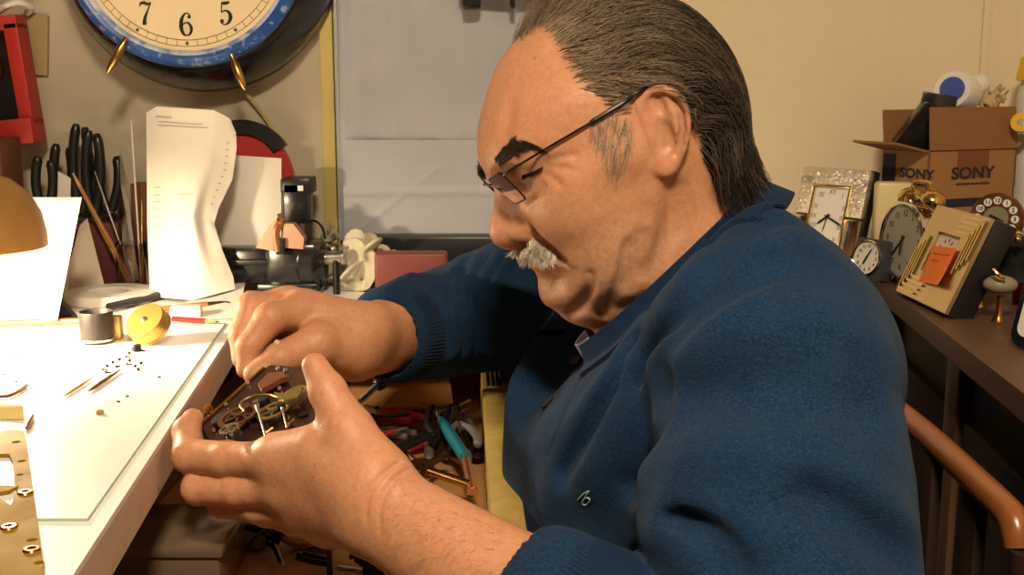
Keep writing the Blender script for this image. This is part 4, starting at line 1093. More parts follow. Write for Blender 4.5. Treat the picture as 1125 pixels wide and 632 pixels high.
b = MB(); b.box((bx0 - .0005, 1.489, (bz0 + bz1) / 2), (.004, .018, bz1 - bz0), bev=.001); BG.part(b, 'side_fold', M_bag)
HK = T('bulldog_clip', P(550, -6, 1.45), 'black clip holding the grey paper bag at its top', 'clip')
for x0, x1 in ((508, 528), (560, 566), (592, 602)):
    p0, p1 = P(x0, -2, 1.45), P(x1, -2, 1.45); b = MB(); b.box(((p0[0] + p1[0]) / 2, 1.455, p0[2] - .002), (p1[0] - p0[0], .02, .022), bev=.004); HK.part(b, 'jaw', M_black)
p0, p1 = P(504, -8, 1.45), P(606, -8, 1.45); b = MB(); b.box(((p0[0] + p1[0]) / 2, 1.457, p0[2] + .006), (p1[0] - p0[0], .02, .024), bev=.004); HK.part(b, 'bar', M_black)
# black box on the ledge below the bag
p0, p1 = P(380, 275, 1.40), P(600, 275, 1.40); zt = P(450, 264, 1.40)[2]
b = MB(); b.box(((p0[0] + p1[0]) / 2, 1.452, (BT + zt) / 2 + .0003), (p1[0] - p0[0], .036, zt - BT), bev=.004); solo('black_case', b, M_black, 'long black case on the bench ledge under the grey paper bag', 'case')
p = P(452, 280, 1.33); b = MB(); b.box((p[0], 1.33, (BT + p[2]) / 2 + .002), (.085, .03, p[2] - BT + .003), bev=.004); solo('red_case', b, mat('dull_red', (.20, .045, .035), .5), 'dull red box on the ledge in front of the black case', 'case')

# ---- papers
def sheet(name, fn, label, nu=40, nv=50, m=None, cat='paper', thick=.0005):
    b = MB(); b.grid(fn, nu, nv, thick=thick); return solo(name, b, m or M_paper, label, cat, smooth=60)
YR = 1.345
M_faint = mat('faint_print', (.50, .42, .40), .8)
def receipt(u, v):
    xl = np.interp(v, [0, .4, 1], [165, 162, 161]); xr = np.interp(v, [0, .08, .25, .42, .52, .70, .90, 1], [258, 256, 244, 235, 240, 255, 260, 259])
    yt = np.interp(u, [0, .12, .75, .93, 1], [124, 117, 121, 130, 146]); yb = np.interp(u, [0, .5, 1], [326, 330, 318])
    px = xl + (xr - xl) * u; py = yb + (yt - yb) * v
    wv = .020 * math.sin(PI * u) * (1 - .3 * v) + .012 * math.exp(-(((u - .66) / .10) ** 2)) * math.exp(-((v - .40) / .22) ** 2) - .016 * max(0, u - .75) + .004 * math.sin(11 * v + 3 * u)
    p = P(px, py, YR - wv + .035 * (v - .5) + .01); return p
rc = T('receipt', P(212, 328, YR), 'tall curled white printed receipt standing on the bench under the clock', 'receipt')
b = MB(); b.grid(receipt, 48, 64, thick=.0005); rc.part(b, 'sheet', M_paper, smooth=60)
b = MB(); rr_ = random.Random(5)
def mark(u0, u1, v, h=.006):
    n = 6; A = [[receipt(u0 + (u1 - u0) * i / n, v + dv) - ray(212, 230) * .0012 for i in range(n + 1)] for dv in (0, h)]
    vs = [[b.bm.verts.new(V(q)) for q in r] for r in A]
    for i in range(n): b.bm.faces.new((vs[0][i], vs[0][i + 1], vs[1][i + 1], vs[1][i]))
def flush():
    global b
    rc.part(b, 'printing', M_faint); b = MB()
mark(.10, .28, .942, .010); mark(.13, .62, .918, .006); mark(.12, .68, .900, .006); flush()
for v in (.575, .535, .50, .46, .42, .38, .345, .31): mark(.08, .08 + rr_.uniform(.06, .12), v)
flush()
for v in (.55, .42, .385): mark(.40, .40 + rr_.uniform(.08, .25), v, .004)
flush()
for v in np.linspace(.5, .85, 10): mark(.90, .93, v, .008)
flush(); b.bm.free()
sheet('paper_sheet', lambda u, v: P(238 + 71 * u - 6 * v * (1 - u), np.interp(u, [0, 1], [311, 308]) + (np.interp(u, [0, 1], [168, 176]) - 310) * v, 1.428 + .010 * v - .012 * math.sin(PI * u)), 'plain white sheet propped behind the tall receipt', 24, 24)
sheet('folded_paper', lambda u, v: P(-30 + (120 - 27 * (1 - v)) * u, 352 + (217 - 352) * v, 1.17 + .05 * v + .01 * math.sin(PI * u)), 'bright white folded paper standing behind the lamp shade', 24, 24)
sheet('paper_slip', lambda u, v: P(88 - 25 * (1 - v) + (8 + 48 * (1 - v)) * u, 338 - 8 * u + (248 - 338) * v, 1.372 + .03 * v - .01 * u), 'pale cream slip leaning beside the folded white paper', 20, 20, mat('cream_paper', (.72, .62, .48), .8))

# ---- desk lamp
LMP = P(-32, 272, 1.03); lz = LMP[2]
DL = T('desk_lamp', (LMP[0] - .16, 1.18, MT), 'desk lamp with orange-bronze dome shade shining on the bench', 'desk lamp')
M_shade = mat('bronze_lamp_shade', (.36, .19, .055), .42, .25, var=(60, .3, (.27, .13, .035)))
b = MB(); pr = [(.066, .0), (.0655, .012), (.062, .030), (.053, .048), (.038, .061), (.020, .068), (.012, .070), (.012, .082)]
b.lathe(pr + [(r - .0018, h - .0012) for r, h in pr[::-1]], (LMP[0], 1.03, lz), n=56, closed=True); DL.part(b, 'lamp_shade', M_shade)
b = MB(); b.ball((LMP[0], 1.03, lz + .026), (.020, .020, .024), 3); DL.part(b, 'bulb', mat('glowing_bulb', (1, .9, .7), .4, emit=((1, .70, .38), 40)))
b = MB(); b.tube([(LMP[0], 1.03, lz + .046), (LMP[0], 1.03, lz + .095)], [.013, .011], 20); DL.part(b, 'socket', M_black)
b = MB(); b.tube(catmull([(LMP[0], 1.03, lz + .09), (LMP[0] - .01, 1.035, lz + .14), (LMP[0] - .06, 1.07, lz + .20), (LMP[0] - .13, 1.14, lz + .16), (LMP[0] - .16, 1.18, lz + .02), (LMP[0] - .16, 1.18, MT + .018)], 8), .006, 12); DL.part(b, 'arm', M_brass_d)
b = MB(); b.lathe([(0, 0), (.065, 0), (.065, .010), (.050, .020), (.012, .026), (0, .026)], (LMP[0] - .16, 1.18, MT + .0004), n=40); DL.part(b, 'base', M_blackm)

# ---- dark holder with black-handled pliers behind the lamp
M_dgrip = mat('black_grip', (.013, .013, .014), .3)
YT = 1.44
hp_ = P(78, 262, YT)
b = MB()
hx0, hx1 = P(40, 250, YT)[0], P(118, 250, YT)[0]
b.box(((hx0 + hx1) / 2, YT + .01, BT + .045), (hx1 - hx0, .06, .088), bev=.004)
solo('tool_block', b, mat('dark_block', (.03, .022, .018), .6), 'dark block holding the black-handled pliers behind the desk lamp', 'tool holder')
def grips(px0, px1, top, Y, lean, label):
    t = T('pliers', P((px0 + px1) / 2, 240, Y), label, 'pliers', 'black-handled pliers behind the lamp')
    zb = BT + .092
    for sx, px in ((-1, px0), (1, px1)):
        e = P(px, top + (4 if sx > 0 else 0), Y + lean); c = P((px0 + px1) / 2, 225, Y); c[2] = zb + .002
        q = [c + [sx * .003, 0, 0], c * .6 + e * .4 + [sx * .007, 0, 0], c * .25 + e * .75 + [sx * .005, 0, 0], e]
        b = MB(); b.tube(catmull(q, 5), [.0045] + [.0062] * 13 + [.005, .0035], 10); t.part(b, 'handle', M_dgrip)
    return t
grips(42, 55, 172, 1.43, 0, 'black-handled pliers below the red display box, leftmost in the holder')
grips(62, 76, 158, 1.435, .01, 'black-handled pliers, second from the left in the holder')
grips(84, 93, 136, 1.435, .01, 'tallest black-handled pliers rising from the holder under the clock')
grips(98, 106, 143, 1.43, .01, 'black-handled pliers just right of the tallest pair')
grips(110, 128, 168, 1.44, .012, 'widely opened black-handled pliers at the right end of the holder')
b = MB(); p = P(-14, 172, 1.40); b.box((p[0], 1.40, (BT + p[2]) / 2 + .012), (.06, .06, p[2] - BT + .022), bev=.003); solo('orange_carton', b, mat('dull_orange_card', (.12, .040, .022), .7), 'dull orange carton standing below the red display box', 'carton')
p = P(112, 280, 1.42); b = MB(); b.box((p[0], 1.415, BT + .0420), (.052, .020, .0835), rot=Euler((0, 0, .1)), bev=.002); solo('maroon_box', b, M_maroon, 'small maroon box standing between white paper and tool jar', 'box')
p = P(146, 225, 1.40); b = MB(); b.box((p[0], 1.474, (BT + p[2] + .022) / 2), (.045, .03, p[2] + .020 - BT), bev=.002); solo('brown_box', b, mat('reddish_brown_card', (.18, .065, .03), .7), 'reddish brown box behind the jar of tools', 'box')

# ---- glass jar with sticks and files
jc = P(146, 312, 1.395); jc[2] = BT + .0004
jr, jh = .0195, .060
JR = T('glass_jar', jc, 'small clear glass jar holding sticks and files on the bench', 'jar')
b = MB(); b.lathe([(0, 0), (jr * .92, 0), (jr, .003), (jr, jh - .004), (jr * .94, jh), (jr * .86, jh - .003), (jr * .86, .004), (0, .004)], jc, n=36); JR.part(b, 'body', mat('tinted_glass', (.86, .74, .72), .04, trans=1.))
def stick(name, px, top, label, cat, m, rad=.0022, foot=(0, 0), Yt=1.25, flat=None, m2=None):
    t = T(name, jc + [foot[0], foot[1], .005], label, cat)
    a = jc + np.array([foot[0], foot[1], .0062]); e = P(px, top, Yt); d = e - a; L_ = np.linalg.norm(d)
    if flat:
        f = frame_of(a, d, y=(1, 0, .2)); b = MB(); b.prism([(0, -.002), (L_ * .5, -flat * .5), (L_ * .72, -flat), (L_, 0), (L_ * .72, flat), (L_ * .5, flat * .5), (0, .002)], .0008, f); t.part(b, 'blade', m)
    else:
        b = MB(); b.tube([a, a + d * .45, a + d * .9, e], [rad * .8, rad, rad * .8, rad * .35], 10); t.part(b, 'shaft', m)
    if m2: b = MB(); b.tube([a + d * .30, a + d * .36], rad * 1.5, 10); t.part(b, 'ferrule', m2)
    return t
stick('wooden_stick', 80, 190, 'gold-tipped wooden stick leaning far left out of the jar', 'stick', mat('pale_wood', (.50, .32, .12), .5), .0028, (-.003, 0), 1.37, None, M_brass)
stick('needle_file', 104, 188, 'thin steel needle file left of centre in the jar', 'file', M_steel, .0016, (0, .006), 1.38)
stick('brush', 88, 205, 'dark-handled brush leaning left in the jar', 'brush', mat('amber_wood', (.35, .16, .04), .4), .0028, (.003, -.005), 1.365)
stick('steel_blade', 131, 163, 'grey pointed steel blade standing up in the jar', 'blade', M_steel, .002, (.005, .003), 1.40, .0046)
stick('white_rod', 144, 132, 'tall thin white rod, highest in the jar', 'rod', M_white, .0013, (.010, .002), 1.40)
stick('brass_rod', 156, 218, 'short brass rod at the right side of the jar', 'rod', M_brass, .0015, (.012, -.002), 1.385)
sheet('plastic_slip', lambda u, v: P(60 + 14 * u + 4 * v, 330 - 98 * u * 0 + 2 * u - 142 * v + 6 * u * v, 1.315 + .01 * v), 'clear plastic slip standing behind the white folded paper', 8, 8, mat('clear_film', (.75, .72, .70), .2, alpha=.55), 'plastic slip')

# ---- red disc with black band behind the receipt
p = P(268, 196, 1.462); f = frame_of(p, (1, 0, 0), z=(0, -1, .1))
RD = T('red_tin', (p[0], 1.46, BT), 'round red tin with black rim standing behind the receipt', 'tin')
b = MB(); b.lathe([(0, .006), (.058, .006), (.062, .002), (.062, -.014), (0, -.014)], n=48); RD.part(b, 'lid', M_red, frame=f)
b = MB()
b.prism([(.066 * math.cos(a), .066 * math.sin(a)) for a in np.linspace(.55, 1.75, 18)] + [(.048 * math.cos(a), .048 * math.sin(a)) for a in np.linspace(1.75, .55, 18)], .016, f @ Matrix.Translation((0, .008, -.004))); RD.part(b, 'black_band', M_black)
b = MB(); zt = p[2] - .060; b.box((p[0], 1.472, (BT + zt) / 2), (.06, .035, zt - BT), bev=.002); solo('grey_carton', b, mat('grey_card', (.16, .16, .18), .7), 'grey carton under the round red tin behind the receipt', 'carton')
b = MB(); b.tube(catmull([P(268, 100, 1.490), P(290, 128, 1.496), P(306, 155, 1.496), P(322, 190, 1.496), P(328, 235, 1.496)], 6), .0028, 8); solo('yellowed_cable', b, mat('yellowed_cord', (.40, .33, .16), .6), 'yellowed cable running down the wall from the big clock', 'cable')

# ---- watchmaker's lathe on the bench corner
YL = 1.355
LT = T('lathe', P(310, 330, YL) * [1, 1, 0] + [0, 0, BT], 'black bench lathe with copper-jawed vice behind the right hand', 'lathe')
def bxp(px0, py0, px1, py1, Y, d, name, m, bev=.003):
    a, c = P(px0, py1, Y), P(px1, py0, Y); b = MB(); b.box(((a[0] + c[0]) / 2, Y + d / 2, (a[2] + c[2]) / 2), (c[0] - a[0], d, c[2] - a[2]), bev=bev); return LT.part(b, name, m)
bxp(236, 273, 312, 312, YL + .02, .035, 'bed', M_blackm, .005)
bxp(240, 286, 300, 292, YL + .012, .012, 'way', M_iron, .001)
bxp(292, 268, 350, 320, YL, .06, 'headstock', M_blackm, .008)
zz = P(320, 318, YL)[2]; b = MB(); zz = max(zz, BT + .012) + .004; b.box((P(316, 300, YL)[0], YL + .03, (BT + zz) / 2 + .0003), (.075, .07, zz - BT), bev=.003); LT.part(b, 'foot', M_blackm)
c = P(337, 291, YL + .02); b = MB(); b.lathe([(0, -.010), (.020, -.010), (.0285, -.004), (.0285, .010), (.020, .016), (.017, .024), (0, .024)], c, (1, 0, 0), 40); LT.part(b, 'pulley', M_blackm)
a, e = P(352, 284, YL + .02), P(379, 283, YL + .02); b = MB(); b.tube([a, e], .0085, 24); b.lathe([(.0085, 0), (.0098, .001), (.0098, .004), (.0085, .005)], e, (-1, 0, 0), 24); LT.part(b, 'spindle', M_steel)
b = MB(); b.ball(P(366, 273, YL + .02), .0035, 2); LT.part(b, 'screw', M_steel)
a = P(369, 286, YL + .015); b = MB(); b.tube([a, (a[0], a[1], BT + .0005)], .0042, 14); LT.part(b, 'post', M_iron)
bxp(310, 200, 338, 246, YL + .055, .04, 'motor', M_blackm, .004)
bxp(308, 196, 341, 214, YL + .055, .045, 'motor_cap', M_black, .003)
bxp(327, 204, 333, 210, YL + .053, .002, 'label_plate', M_white, .0003)
bxp(322, 216, 336, 240, YL + .056, .004, 'coil', mat('tan_coil', (.36, .22, .12), .6), .001)
b = MB(); b.box(P(324, 258, YL + .085), (.020, .03, .055)); LT.part(b, 'bracket', M_blackm)
M_pipe = mat('pinkish_copper', (.50, .27, .19), .45, .6)
for pts, nm in (([(281, 272), (296, 247), (304, 240), (303, 262), (300, 276)], 'copper_jaw'), ([(309, 272), (312, 246), (322, 246), (334, 262), (333, 274)], 'copper_jaw')):
    b = MB(); fr = frame_of(P(308, 262, YL - .006), (1, 0, 0), z=(0, -1, 0)); o_ = P(308, 262, YL - .006)
    b.prism([((P(x, y, YL - .006) - o_)[0], (P(x, y, YL - .006) - o_)[2]) for x, y in pts], -.018, fr, bev=0); LT.part(b, nm, M_pipe)
b = MB(); b.tube(catmull([P(306, 276, YL - .008), P(303, 255, YL - .008), P(309, 243, YL - .005), P(307, 236, YL)], 5), [.005] * 10 + [.003] * 6, 8); LT.part(b, 'copper_tongue', M_copper)
bxp(303, 262, 312, 280, YL - .012, .012, 'slot', M_black, .001)
b = MB(); b.tube(catmull([P(335, 244, YL + .06), P(346, 243, YL + .05), P(354, 250, YL + .04), P(357, 262, YL + .03)], 6), .0016, 8); LT.part(b, 'wire', M_black)
# crumpled tissue
def crumple(name, pts, Y, label, m, seed, r):
    """a crushed sheet: many creased facets"""
    rg = np.random.default_rng(seed); F_ = Field()
    for x, y, dy, s_ in pts:
        for _ in range(7): F_.add(Ell(P(x, y, Y + dy) + rg.normal(0, r * .55, 3), r * s_ * np.array([rg.uniform(.8, 1.5), rg.uniform(.6, 1.1), rg.uniform(.10, .28)]), np.linalg.qr(rg.normal(size=(3, 3)))[0]), .0025)
    v, f = surface(F_, .0018, relax=1); v[:, 2] = np.maximum(v[:, 2], BT + .0006); return tag(np_mesh(name, v, f, m), label, 'tissue')
M_tis = mat('crumpled_tissue', (.60, .55, .42), .85, var=(60, .3, (.45, .40, .28)), bump=[(70, .5, .004), (240, .2, .001)])
crumple('tissue', [(395, 275, .0, 1.1), (410, 285, .01, 1.2), (395, 295, -.005, 1.2), (418, 292, .02, .9), (385, 305, 0, 1.2), (398, 320, 0, 1.0)], 1.402, 'crumpled pale tissue beside the steel lathe spindle', M_tis, 4, .015)
crumple('tissue', [(358, 268, .0, .6), (364, 262, .0, .6), (352, 300, .005, .8), (346, 318, 0, 1.), (340, 330, 0, 1.)], 1.440, 'greyer crumpled tissue under the lathe pulley and spindle', mat('grey_tissue', (.40, .35, .27), .9, var=(60, .5, (.25, .21, .16)), bump=(80, .5, .004)), 8, .014)

# ---- small things on the bench sheet
def on(px, py, z=MT): return PZ(px, py, z)
# white ring with a dark hole
c = on(122, 331, BT); RG_ = T('tape_roll', c, 'flat white roll of tape lying behind the brass drum', 'tape roll')
b = MB(); b.lathe([(.024, .0006), (.050, .0006), (.0515, .002), (.0515, .011), (.050, .013), (.026, .013), (.024, .011)], c, n=56, closed=True); RG_.part(b, 'ring', M_white)
b = MB(); b.lathe([(0, .0005), (.0235, .0005), (.0235, .004), (0, .004)], c, n=40); RG_.part(b, 'core', M_grey)
a, e = on(120, 343), on(182, 328, BT); d = nrm(e - a); b = MB(); b.tube([a + [0, 0, .0055], e + [0, 0, .0055]], .0048, 12); solo('shadow_strip', b, M_black, 'black strip standing in for shadow and dark edge by the white tape roll', 'bar')  # black tube put where the roll has its shadow and dark edge
# canister
c = on(107, 376); CN = T('canister', c, 'dark ribbed canister standing beside the brass drum', 'canister')
n_ = 24; b = MB(); b.lathe([(0, .0004), (.0150, .0004), (.0156, .001), (.0163, .030), (.0155, .0312), (.0145, .030), (.0140, .004), (0, .004)], c, n=48)
CN.part(b, 'cup', mat('dark_ribbed_plastic', (.022, .018, .015), .45, var=(90, .5, (.04, .034, .03)), stretch=(3, 3, .1)))
b = MB(); b.lathe([(.0153, .0022), (.0172, .0026), (.0172, .0046), (.0155, .005)], c, n=48, closed=True); CN.part(b, 'rim', M_steel)
# brass mainspring barrel leaning on edge
c0 = P(158, 352, 1.09); ax = nrm(np.array([-.30, -.62, .72])); R_b, H_b = .0205, .0135
low = R_b * math.sqrt(1 - ax[2] ** 2); c0[2] = MT + low + H_b * ax[2] + .0004
BR_ = T('spring_barrel', c0 - [0, 0, low], 'gold brass drum tilted on its edge on the bench', 'brass drum')
b = MB(); b.lathe([(0, 0), (R_b * .97, 0), (R_b, -.0012), (R_b * 1.0, -H_b + .001), (R_b * 1.04, -H_b + .0005), (R_b * 1.04, -H_b - .001), (0, -H_b - .001)], c0, ax, 64); BR_.part(b, 'drum', mat('yellow_brass', (.58, .34, .09), .34, .80, var=(30, .3, (.48, .26, .06))))
b = MB(); b.lathe([(0, .0036), (.0016, .0036), (.0022, .002), (.0034, .0006), (.0034, -.001), (0, -.001)], c0 + ax * .0003, ax, 20); BR_.part(b, 'arbor', M_steel)
a, e = c0 - ax * .006 + nrm(np.cross(ax, [0, 1, .3])) * .0245, c0; b = MB(); b.box(P(126, 352, 1.11) * [1, 1, 0] + [0, 0, MT + .0125], (.014, .010, .024), bev=.002); solo('brass_block', b, M_brass_w, 'small worn brass block between canister and brass drum', 'block')
# winged nut
c = on(151, 386); WN = T('wing_nut', c, 'small dark wing nut lying in front of the brass drum', 'nut')
b = MB(); b.lathe([(.002, 0), (.0042, 0), (.0036, .006), (.002, .006)], c + [0, 0, .0004], n=16, closed=True); WN.part(b, 'hub', M_iron)
for s_ in (-1, 1): b = MB(); b.prism([(0, 0), (s_ * .004, .001), (s_ * .008, .006), (s_ * .006, .009), (s_ * .002, .006)], .0015, frame_of(c + [s_ * .003, 0, .002], (.9, -.4, 0), z=(.4, .9, 0))); WN.part(b, 'wing', M_brass_d)
# red pencil, eraser, brown handled tool
def rod(name, a, e, spec, label, cat, n=10):
    t = T(name, a, label, cat); a, e = np.array(a, float), np.array(e, float); d = e - a
    for nm, t0, t1, r0, r1, m in spec: b = MB(); b.tube([a + d * t0, a + d * t1], [r0, r1], n); t.part(b, nm, m)
    return t
rod('pencil', on(190, 354) + [0, 0, .0036], on(241, 357) + [0, 0, .0032], [('barrel', 0, .72, .0032, .0032, M_red), ('cone', .72, .93, .0032, .0011, mat('bare_wood', (.5, .3, .15), .6)), ('lead', .93, 1, .0011, .0003, M_black)], 'red pencil beside the brass drum pointing right', 'pencil', 6)
c = on(205, 350, BT); b = MB(); b.box(c + [0, 0, .0075], (.033, .016, .0135), rot=Euler((0, 0, .1)), bev=.002); solo('eraser', b, M_white, 'white eraser block behind the red pencil', 'eraser')
t = rod('brush', on(176, 344) + [0, 0, .0045], on(240, 338, BT) + [0, 0, .0045], [('handle', 0, .8, .0032, .004, mat('orange_brown_wood', (.45, .20, .06), .4)), ('ferrule', .8, 1, .0035, .003, M_brass_d)], 'brown-handled brush lying below the tall receipt', 'brush')
b = MB(); a = on(240, 338, BT); b.tube(catmull([a + [0, 0, .0045], on(252, 338, BT) + [0, 0, .004], on(263, 345, BT) + [0, 0, .002]], 5), [.003] * 6 + [.002] * 4 + [.0008], 8); t.part(b, 'bristles', M_black)
sheet('paper_scrap', lambda u, v: PZ(200 + 62 * u + 8 * v, 352 - 30 * v - 2 * u, BT + .0012) + np.array([0, 0, .012 * v * u + .0006]), 'crumpled white scrap at the back corner of the bench', 10, 10)
# copper rod on the left, with a grey stand
b = MB(); b.tube([on(-10, 360) + [0, 0, .0040], on(92, 356) + [0, 0, .0040]], .0034, 12); solo('copper_rod', b, M_copper, 'long thin copper rod lying on the bench under the lamp', 'rod')
b = MB(); f = PZ(62, 352, MT); b.prism([(0, 0), (.026, 0), (.022, .006), (.004, .024), (0, .026)], .006, frame_of(f + [0, .008, .0004], (1, -.3, 0), z=(-.3, -1, 0))); solo('tin_bracket', b, M_iron, 'small dark bracket at the foot of the white folded paper', 'bracket')
# pins, curled spring, shavings
def pin(x0, y0, x1, y1, r, m, label): b = MB(); a, e = on(x0, y0) + [0, 0, r + .0003], on(x1, y1) + [0, 0, r + .0003]; b.tube([a, a + (e - a) * .15, a + (e - a) * .6, e], [r * .5, r, r, r * .4], 8); solo('taper_pin', b, m, label, 'pin')
pin(71, 437, 102, 417, .0013, M_brass_w, 'thin brass taper pin, left of the pair on the white sheet')
pin(98, 432, 132, 409, .0017, M_brass_d, 'thicker brown taper pin, right of the pair on the white sheet')
pin(29, 474, 37, 459, .0022, M_brass_d, 'short brown pin beside the top corner of the brass plate')
b = MB(); b.tube(catmull([on(-8, 438) + [0, 0, .002], on(8, 438) + [0, 0, .002], on(20, 433) + [0, 0, .002], on(30, 426) + [0, 0, .002]], 6), .0016, 8); solo('spring_wire', b, M_brass_d, 'curved brown spring wire at the left edge of the bench', 'wire')
b = MB(); b.grid(lambda u, v: on(-20 + 46 * u, 462 - 18 * v * (1 - .6 * u)) + np.array([0, 0, .001 + .008 * math.sin(PI * v)]), 10, 6, thick=.0008); solo('yellow_cloth', b, mat('pale_yellow_cloth', (.70, .58, .22), .9), 'scrap of pale yellow cloth behind the brass plate', 'cloth')
rg = random.Random(21)
for i, (x, y) in enumerate([(112, 408), (118, 404), (124, 400), (131, 397), (138, 394), (143, 398), (149, 404), (155, 401), (142, 390), (145, 385), (116, 411), (128, 405), (152, 408), (139, 402)]):
    c = on(x, y); t = T('tiny_screw', c, 'tiny dark screw in the loose scatter in front of the brass drum', 'screw', 'tiny loose screws'); a = rg.uniform(0, PI); d = np.array([math.cos(a), math.sin(a), 0])
    b = MB(); b.lathe([(0, 0), (.0014, 0), (.0014, .0011), (0, .0011)], c + [0, 0, .0016], d, 10); t.part(b, 'head', M_iron)
    b = MB(); b.tube([c + [0, 0, .0016] + d * .001, c + [0, 0, .0010] + d * .0048], .0007, 7); t.part(b, 'shank', M_iron)
for i, (x, y) in enumerate([(18, 388), (5, 412), (18, 420), (130, 442), (140, 436), (175, 415)]):
    c = on(x, y); b = MB(); b.lathe([(.0004, .0003), (.0014, .0003), (.0014, .0010), (.0004, .0010)], c, n=12, closed=True); solo('tiny_washer', b, M_iron, 'tiny dark washer lying alone on the white sheet', 'washer', 'tiny loose washers')
c = on(110, 455); b = MB(); b.lathe([(.001, .0004), (.0032, .0004), (.0028, .003), (.001, .003)], c, n=14, closed=True); solo('brass_collar', b, M_brass_w, 'tiny brass collar alone in the middle of the white sheet', 'collar')
# ---- brass clock plate in the foreground
PO = PZ(20, 545, MT); pe, pf_ = PZ(28, 482, MT), PZ(50, 640, MT); px_ = nrm(pf_ - pe); 
BPF = frame_of(pe * [1, 1, 0] + [0, 0, MT + .0006], px_, z=(0, 0, 1))     # x runs towards the viewer along the right edge, y to the right
BP = T('clock_plate', pe, 'pierced brass clock plate lying at the front left of the bench', 'brass plate')
bm0 = bmesh.new()
def ring(pts): return [bm0.verts.new((x, y, 0)) for x, y in pts]
def edges(vs): return [bm0.edges.new((vs[i], vs[(i + 1) % len(vs)])) for i in range(len(vs))]
arc = lambda cx_, cy_, r, a0, a1, n=6: [(cx_ + r * math.cos(t), cy_ + r * math.sin(t)) for t in np.linspace(a0, a1, n)]
es = edges(ring(arc(-.006, -.012, .012, PI / 2, PI, 6) + [(-.018, -.16), (.30, -.16), (.30, 0), (.0, 0)]))
def loc2(px, py): q = BPF.inverted() @ V(PZ(px, py, MT + .002)); return q.x, q.y
for pg in ([(-20, 500), (10, 500), (14, 508), (16, 535), (-2, 534), (-18, 538)], [(-18, 545), (10, 540), (21, 535), (12, 556), (0, 549), (-14, 560)]): es += edges(ring([loc2(*q) for q in pg]))
for px, py, r in [(24, 508, .0028), (22, 523, .0022), (28, 543, .0036), (10, 580, .0052), (35, 595, .0028), (36, 606, .0026), (43, 620, .0026), (18, 487, .003)]: x, y = loc2(px, py); es += edges(ring(arc(x, y, r, 0, 2 * PI * 15 / 16, 16)))
bmesh.ops.triangle_fill(bm0, use_beauty=True, use_dissolve=False, edges=es)
r = bmesh.ops.extrude_face_region(bm0, geom=list(bm0.faces)); bmesh.ops.translate(bm0, vec=(0, 0, .0022), verts=[g for g in r['geom'] if isinstance(g, bmesh.types.BMVert)])
b = MB(); b.bm.free(); b.bm = bm0
M_plate = mat('scratched_brass_plate', (.27, .155, .006), .65, .0, spec=.10, var=[(14, .5, (.20, .112, .004)), (90, .4, (.31, .20, .02)), (55, .8, (.16, .09, .03), .66, .72)], rvar=.12)
BP.part(b, 'plate', M_plate, frame=BPF)
for px, py in ((10, 581), (28, 543), (35, 606)):
    x, y = loc2(px, py); b = MB(); b.lathe([(.0024, .0022), (.0048, .0022), (.0040, .0034), (.0024, .0034)], (x, y, 0), n=20, closed=True); BP.part(b, 'bushing', M_brass_d, frame=BPF)
# ================================================================== TOOLS IN THE DRAWER
def dz(px, py, z): return PZ(px, py, DZ + z)
def two_handle(name, tip, end, m, label, cat='pliers', group=None, spread=.10, jaws=M_steel, jawl=.27, w=1.0, up=(0, 0, 1)):
    """pliers lying along tip -> end"""
    tip, end = np.array(tip, float), np.array(end, float); L_ = np.linalg.norm(end - tip); f = frame_of(tip, end - tip, z=up)
    t = T(name, tip, label, cat, group); r = .040 * L_ * w
    b = MB(); h = r * 1.1
    for s_ in (1, -1):
        b.prism([(0, s_ * .002 * L_), (0, s_ * .014 * L_), (jawl * .55 * L_, s_ * .045 * L_ * w), (jawl * L_, s_ * .052 * L_ * w), ((jawl + .12) * L_, s_ * .030 * L_ * w), ((jawl + .12) * L_, -s_ * .015 * L_ * w), (jawl * L_, s_ * .002 * L_)][::s_], h, f @ Matrix.Translation((0, 0, -h / 2 + s_ * h * .05)))
    t.part(b, 'jaws', jaws)
    b = MB(); b.lathe([(0, -h * .7), (.026 * L_, -h * .7), (.026 * L_, h * .72), (.018 * L_, h * .85), (0, h * .85)], (jawl * L_, 0, 0), n=18); t.part(b, 'pivot', M_iron, frame=f)
    for s_ in (1, -1):
        q = [(jawl + .06, .020), (jawl + .22, spread * .75), (.70, spread), (.88, spread * .95), (1., spread * .80)]
        b = MB(); b.tube(catmull([f @ Vector((x * L_, s_ * y * L_, 0)) for x, y in q], 6), [r * .75] * 5 + [r] * 14 + [r * 1.05] * 4 + [r * .8, r * .45], 12); t.part(b, 'handle', m)
    return t
def driver(name, tip, end, m, label, cat='screwdriver', frac=.5, rh=.0058, rs=.0020, ms=M_steel, group=None):
    tip, end = np.array(tip, float), np.array(end, float); d = end - tip; t = T(name, tip, label, cat, group)
    b = MB(); b.tube([tip, tip + d * .04, tip + d * (1 - frac) * 1.02], [rs * .9, rs, rs], 10); t.part(b, 'shaft', ms)
    h0 = tip + d * (1 - frac); dh = d * frac
    b = MB(); b.tube([h0, h0 + dh * .03, h0 + dh * .14, h0 + dh * .22, h0 + dh * .5, h0 + dh * .85, h0 + dh * .97, end], [rs * 1.4, rh * .75, rh * .95, rh * .72, rh, rh * .95, rh * .8, rh * .4], 14); t.part(b, 'handle', m)
    return t
M_rgrip = mat('red_grip', (.50, .018, .020), .3)
M_ggrip = mat('grey_grip', (.12, .12, .125), .45)
driver('screwdriver', P(396, 441, 1.10) , P(440, 399, 1.16), M_black, 'black-handled screwdriver leaning by the right wrist', frac=.62, rh=.0085, rs=.0034)
two_handle('pliers', dz(398, 447, .012), dz(462, 462, .022), M_rgrip, 'red-handled pliers at the back of the drawer', spread=.08)
